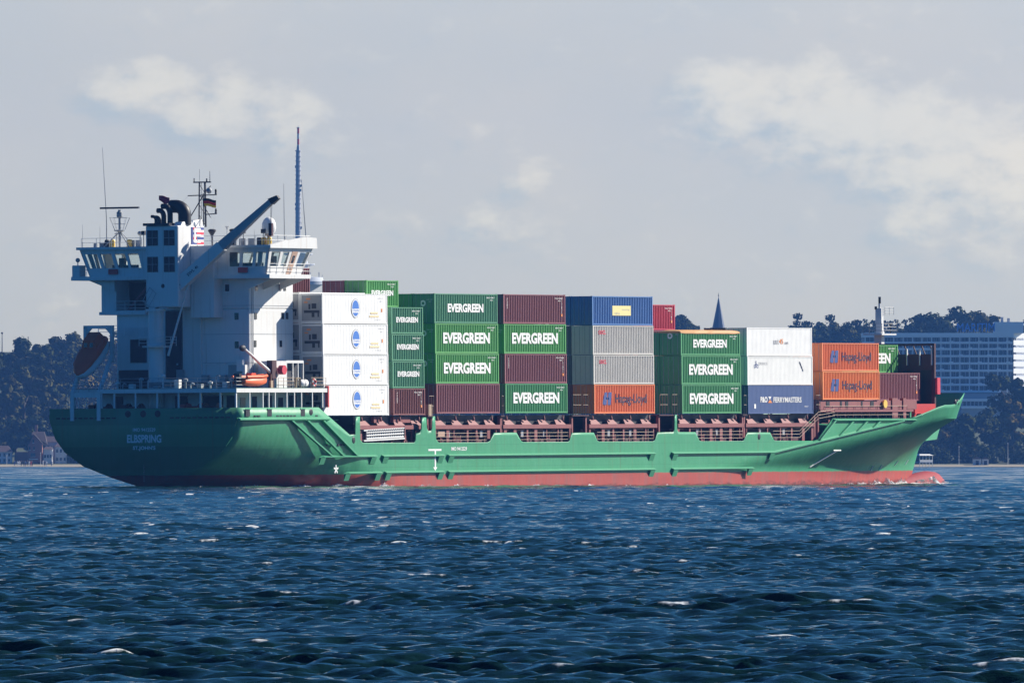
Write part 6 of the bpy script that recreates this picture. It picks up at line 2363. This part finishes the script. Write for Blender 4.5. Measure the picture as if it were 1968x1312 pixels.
def villa(px0, px1, py_eave, py_ridge, d, label, wallm, nx, nz):
    s_ = 24600 / d
    x0, x1 = (px0 - 984) / s_, (px1 - 984) / s_
    z0 = CAM_H - (890 - 880.7) / s_
    ze = CAM_H - (py_eave - 880.7) / s_
    zr = CAM_H - (py_ridge - 880.7) / s_
    t = empty('villa', None, ((x0 + x1) / 2, d, z0))
    tag(t, label, 'house')
    w = (x1 - x0) / 2
    b = MB(); b.box(-w, w, 0, 8, 0, ze - z0); b.build('wall', wallm, t)
    b = MB(); b.hexa([(-w - .3, -.4, ze - z0), (w + .3, -.4, ze - z0), (w + .3, 8.4, ze - z0), (-w - .3, 8.4, ze - z0)], [(-w * .6, 3.6, zr - z0), (w * .6, 3.6, zr - z0), (w * .6, 4.4, zr - z0), (-w * .6, 4.4, zr - z0)]); b.build('roof', tile, t)
    for i in range(nx):
        for j in range(nz):
            cx = -w + (i + .5) * 2 * w / nx
            cz = (j + .5) * (ze - z0) / nz
            b = MB(); b.box(cx - .3, cx + .3, -.07, 0, cz - .5, cz + .5); b.build('window', hglass, t)
    return t


pale = mat('pale_render', (0.52, 0.55, 0.58), .7, var=.05)
villa(82, 112, 849, 838, 4120, 'pale villa with row of white framed windows, right of the brick house', pale, 4, 2)
villa(84, 100, 863, 858, 4100, 'low white bay fronted house before the pale villa', trimw, 3, 1)
villa(-14, 22, 868, 856, 4108, 'pale two storey house at the left picture edge', pale, 4, 2)
villa(106, 128, 858, 850, 4114, 'pale house half hidden by the ship stern', trimw, 3, 2)

# flag masts, poles and lamp posts along the promenade
for px, top, label, fl_ in [(101, 856, 'white beach flag on a pole in front of the villas', True), (13, 875, 'thin white pole on the promenade at the left edge', False), (78, 870, 'thin lamp post right of the brick house', False), (1843, 858, 'thin white flagpole standing on the shore right of the bow', False), (1937, 852, 'thin pole on the shore near the right edge', False)]:
    d = 4092.0
    s_ = 24600 / d
    z0 = float(ground_h(np.array(0.0), np.array(d)))
    zt = CAM_H - (top - 880.7) / s_
    t = empty('flagpole' if fl_ or px > 1000 else 'lamp_post', None, ((px - 984) / s_, d, z0))
    tag(t, label, 'pole')
    b = MB(); b.tube((0, 0, -.3), (0, 0, zt - z0), .09, .05); b.build('pole', trimw, t)
    if fl_:
        b = MB(); b.prism([(-.9, -.05, (zt - z0) * .72), (.1, -.05, (zt - z0) * .72), (.1, -.05, (zt - z0) * .25), (-.15, -.05, (zt - z0) * .45)], (0, .04, 0)); b.build('banner', M['white_clean'], t)
    else:
        b = MB(); b.ball((0, 0, zt - z0), .16); b.build('pole_cap', trimw, t)
# masts on the left skyline
for px, top, label in [(4, 640, 'slim mast with ball top on the left skyline at the picture edge'), (54, 648, 'short thin mast on the left skyline')]:
    d = 4450.0
    s_ = 24600 / d
    x = (px - 984) / s_
    z0 = float(ground_h(np.array(x), np.array(d)))
    zt = CAM_H - (top - 880.7) / s_
    t = empty('radio_mast', None, (x, d, z0))
    tag(t, label, 'mast')
    b = MB(); b.tube((0, 0, -1), (0, 0, zt - z0), .28, .12); b.build('pole', M['dark'], t)
    b = MB(); b.ball((0, 0, zt - z0), .38 if px < 10 else .2); b.build('top_ball', M['dark'], t)
# people on the promenade
cloth = [mat('cloth_white', (.7, .7, .7), .9), mat('cloth_dark', (.03, .035, .05), .9), mat('cloth_blue', (.06, .10, .22), .9), mat('cloth_red', (.35, .05, .04), .9)]
skin = mat('skin', (.45, .28, .2), .7)
ppx = [34, 37.5, 41, 46, 49, 52.5, 56, 59.5, 83, 86, 89.5, 99, 28, 62]
clothn = ['white', 'dark', 'blue', 'red']
for i, px in enumerate(ppx):
    d = 4080.0 + rng.uniform(0, 5)
    s_ = 24600 / d
    z0 = float(ground_h(np.array(0.0), np.array(d)))
    t = empty('person', None, ((px - 984) / s_, d, z0))
    ci = [0, 0, 1, 1, 2, 1, 0, 3, 0, 1, 0, 2, 2, 1][i]
    tag(t, f'distant person in {clothn[ci]} top strolling on the beach before the brick house' if px < 70 else f'distant person in {clothn[ci]} top strolling on the beach before the villas', 'person', 'people on the beach promenade')
    b = MB()
    st = .16 if i % 2 else .1
    for s2 in (-1, 1):
        b.path([(s2 * .1, s2 * st, 0), (s2 * .1, s2 * .04, .45), (s2 * .09, 0, .88)], n=7, radii=[.05, .07, .1])
        b.path([(s2 * .2, 0, 1.42), (s2 * .26, -s2 * .05, 1.1), (s2 * .24, -.1 * s2, .85)], n=6, radii=[.06, .05, .04])
    b.path([(0, 0, .85), (0, 0, 1.1), (0, 0, 1.38), (0, 0, 1.48), (0, 0, 1.55)], n=9, radii=[.16, .15, .19, .09, .06])
    b.ball((0, 0, 1.66), .1, .11, .13, m=1)
    b.build('body', [cloth[ci], skin], t, smooth=60)

# bathing pavilion on stilts beyond the bow, boathouses on the shore
PD = 3990.0
PS = 24600 / PD
pv = empty('bathing_pavilion', Matrix.Translation(((1780 - 984) / PS, PD, .15)) @ Matrix.Rotation(R(38), 4, 'Z'))
tag(pv, 'white open pavilion on stilts in the water just beyond the bow', 'pavilion')
pw = 16 / PS
zb, zt_ = CAM_H - (891 - 880.7) / PS, CAM_H - (876 - 880.7) / PS
b = MB(); b.box(-pw, pw, 0, 4, zb + .2, zb + .38); b.box(-pw, pw, -.06, 0, zb + .4, zb + 1.1); b.build('deck', trimw, pv)
b = MB(); b.hexa([(-pw - .3, -.3, zt_), (pw + .3, -.3, zt_), (pw + .3, 4.3, zt_), (-pw - .3, 4.3, zt_)], [(-pw * .8, .8, zt_ + .5), (pw * .8, .8, zt_ + .5), (pw * .8, 3.2, zt_ + .5), (-pw * .8, 3.2, zt_ + .5)]); b.build('roof', trimw, pv)
for k in range(5):
    x = -pw + k * pw / 2
    b = MB(); b.box(x - .07, x + .07, 0, .14, -1.0, zt_); b.build('post', trimw, pv)
for px, w in [(1871, 8), (1888, 6)]:
    s_ = 24600 / 4090.0
    t = empty('boathouse', None, ((px + w / 2 + 3 - 984) / s_, 4090, .4))
    tag(t, 'wider of the two small white boathouses on the right shore' if w == 8 else 'narrower of the two small white boathouses on the right shore', 'hut')
    hw_ = w / s_ * 1.0
    b = MB(); b.box(-hw_, hw_, 0, 3, 0, 2.1); b.build('wall', trimw, t)
    b = MB(); b.prism([(-hw_ - .2, -.2, 2.1), (hw_ + .2, -.2, 2.1), (0, -.2, 2.9)], (0, 3.4, 0)); b.build('roof', tile, t)
    b = MB(); b.box(-.5, .5, -.06, 0, 0, 1.6); b.build('door', M['dark_fitting_shade'], t)

# ------------------------------------------------------------------ the air
HAZE = 3.8e-5
b = MB()
b.box(-1500, 1500, -60, 5600, -2.2, 150)
hz_o = b.build('haze', None or bpy.data.materials.new('haze_air'))
tag(hz_o, 'thin blue haze over the fjord', None, None, 'stuff')
hm_ = hz_o.data.materials[0]
hm_.use_nodes = True
nt = hm_.node_tree
nt.nodes.clear()
o_ = nt.nodes.new('ShaderNodeOutputMaterial')
pvn = nt.nodes.new('ShaderNodeVolumePrincipled')
pvn.inputs['Color'].default_value = (0.14, 0.38, 1.0, 1)
pvn.inputs['Density'].default_value = HAZE
pvn.inputs['Anisotropy'].default_value = 0.2
nt.links.new(pvn.outputs[0], o_.inputs['Volume'])
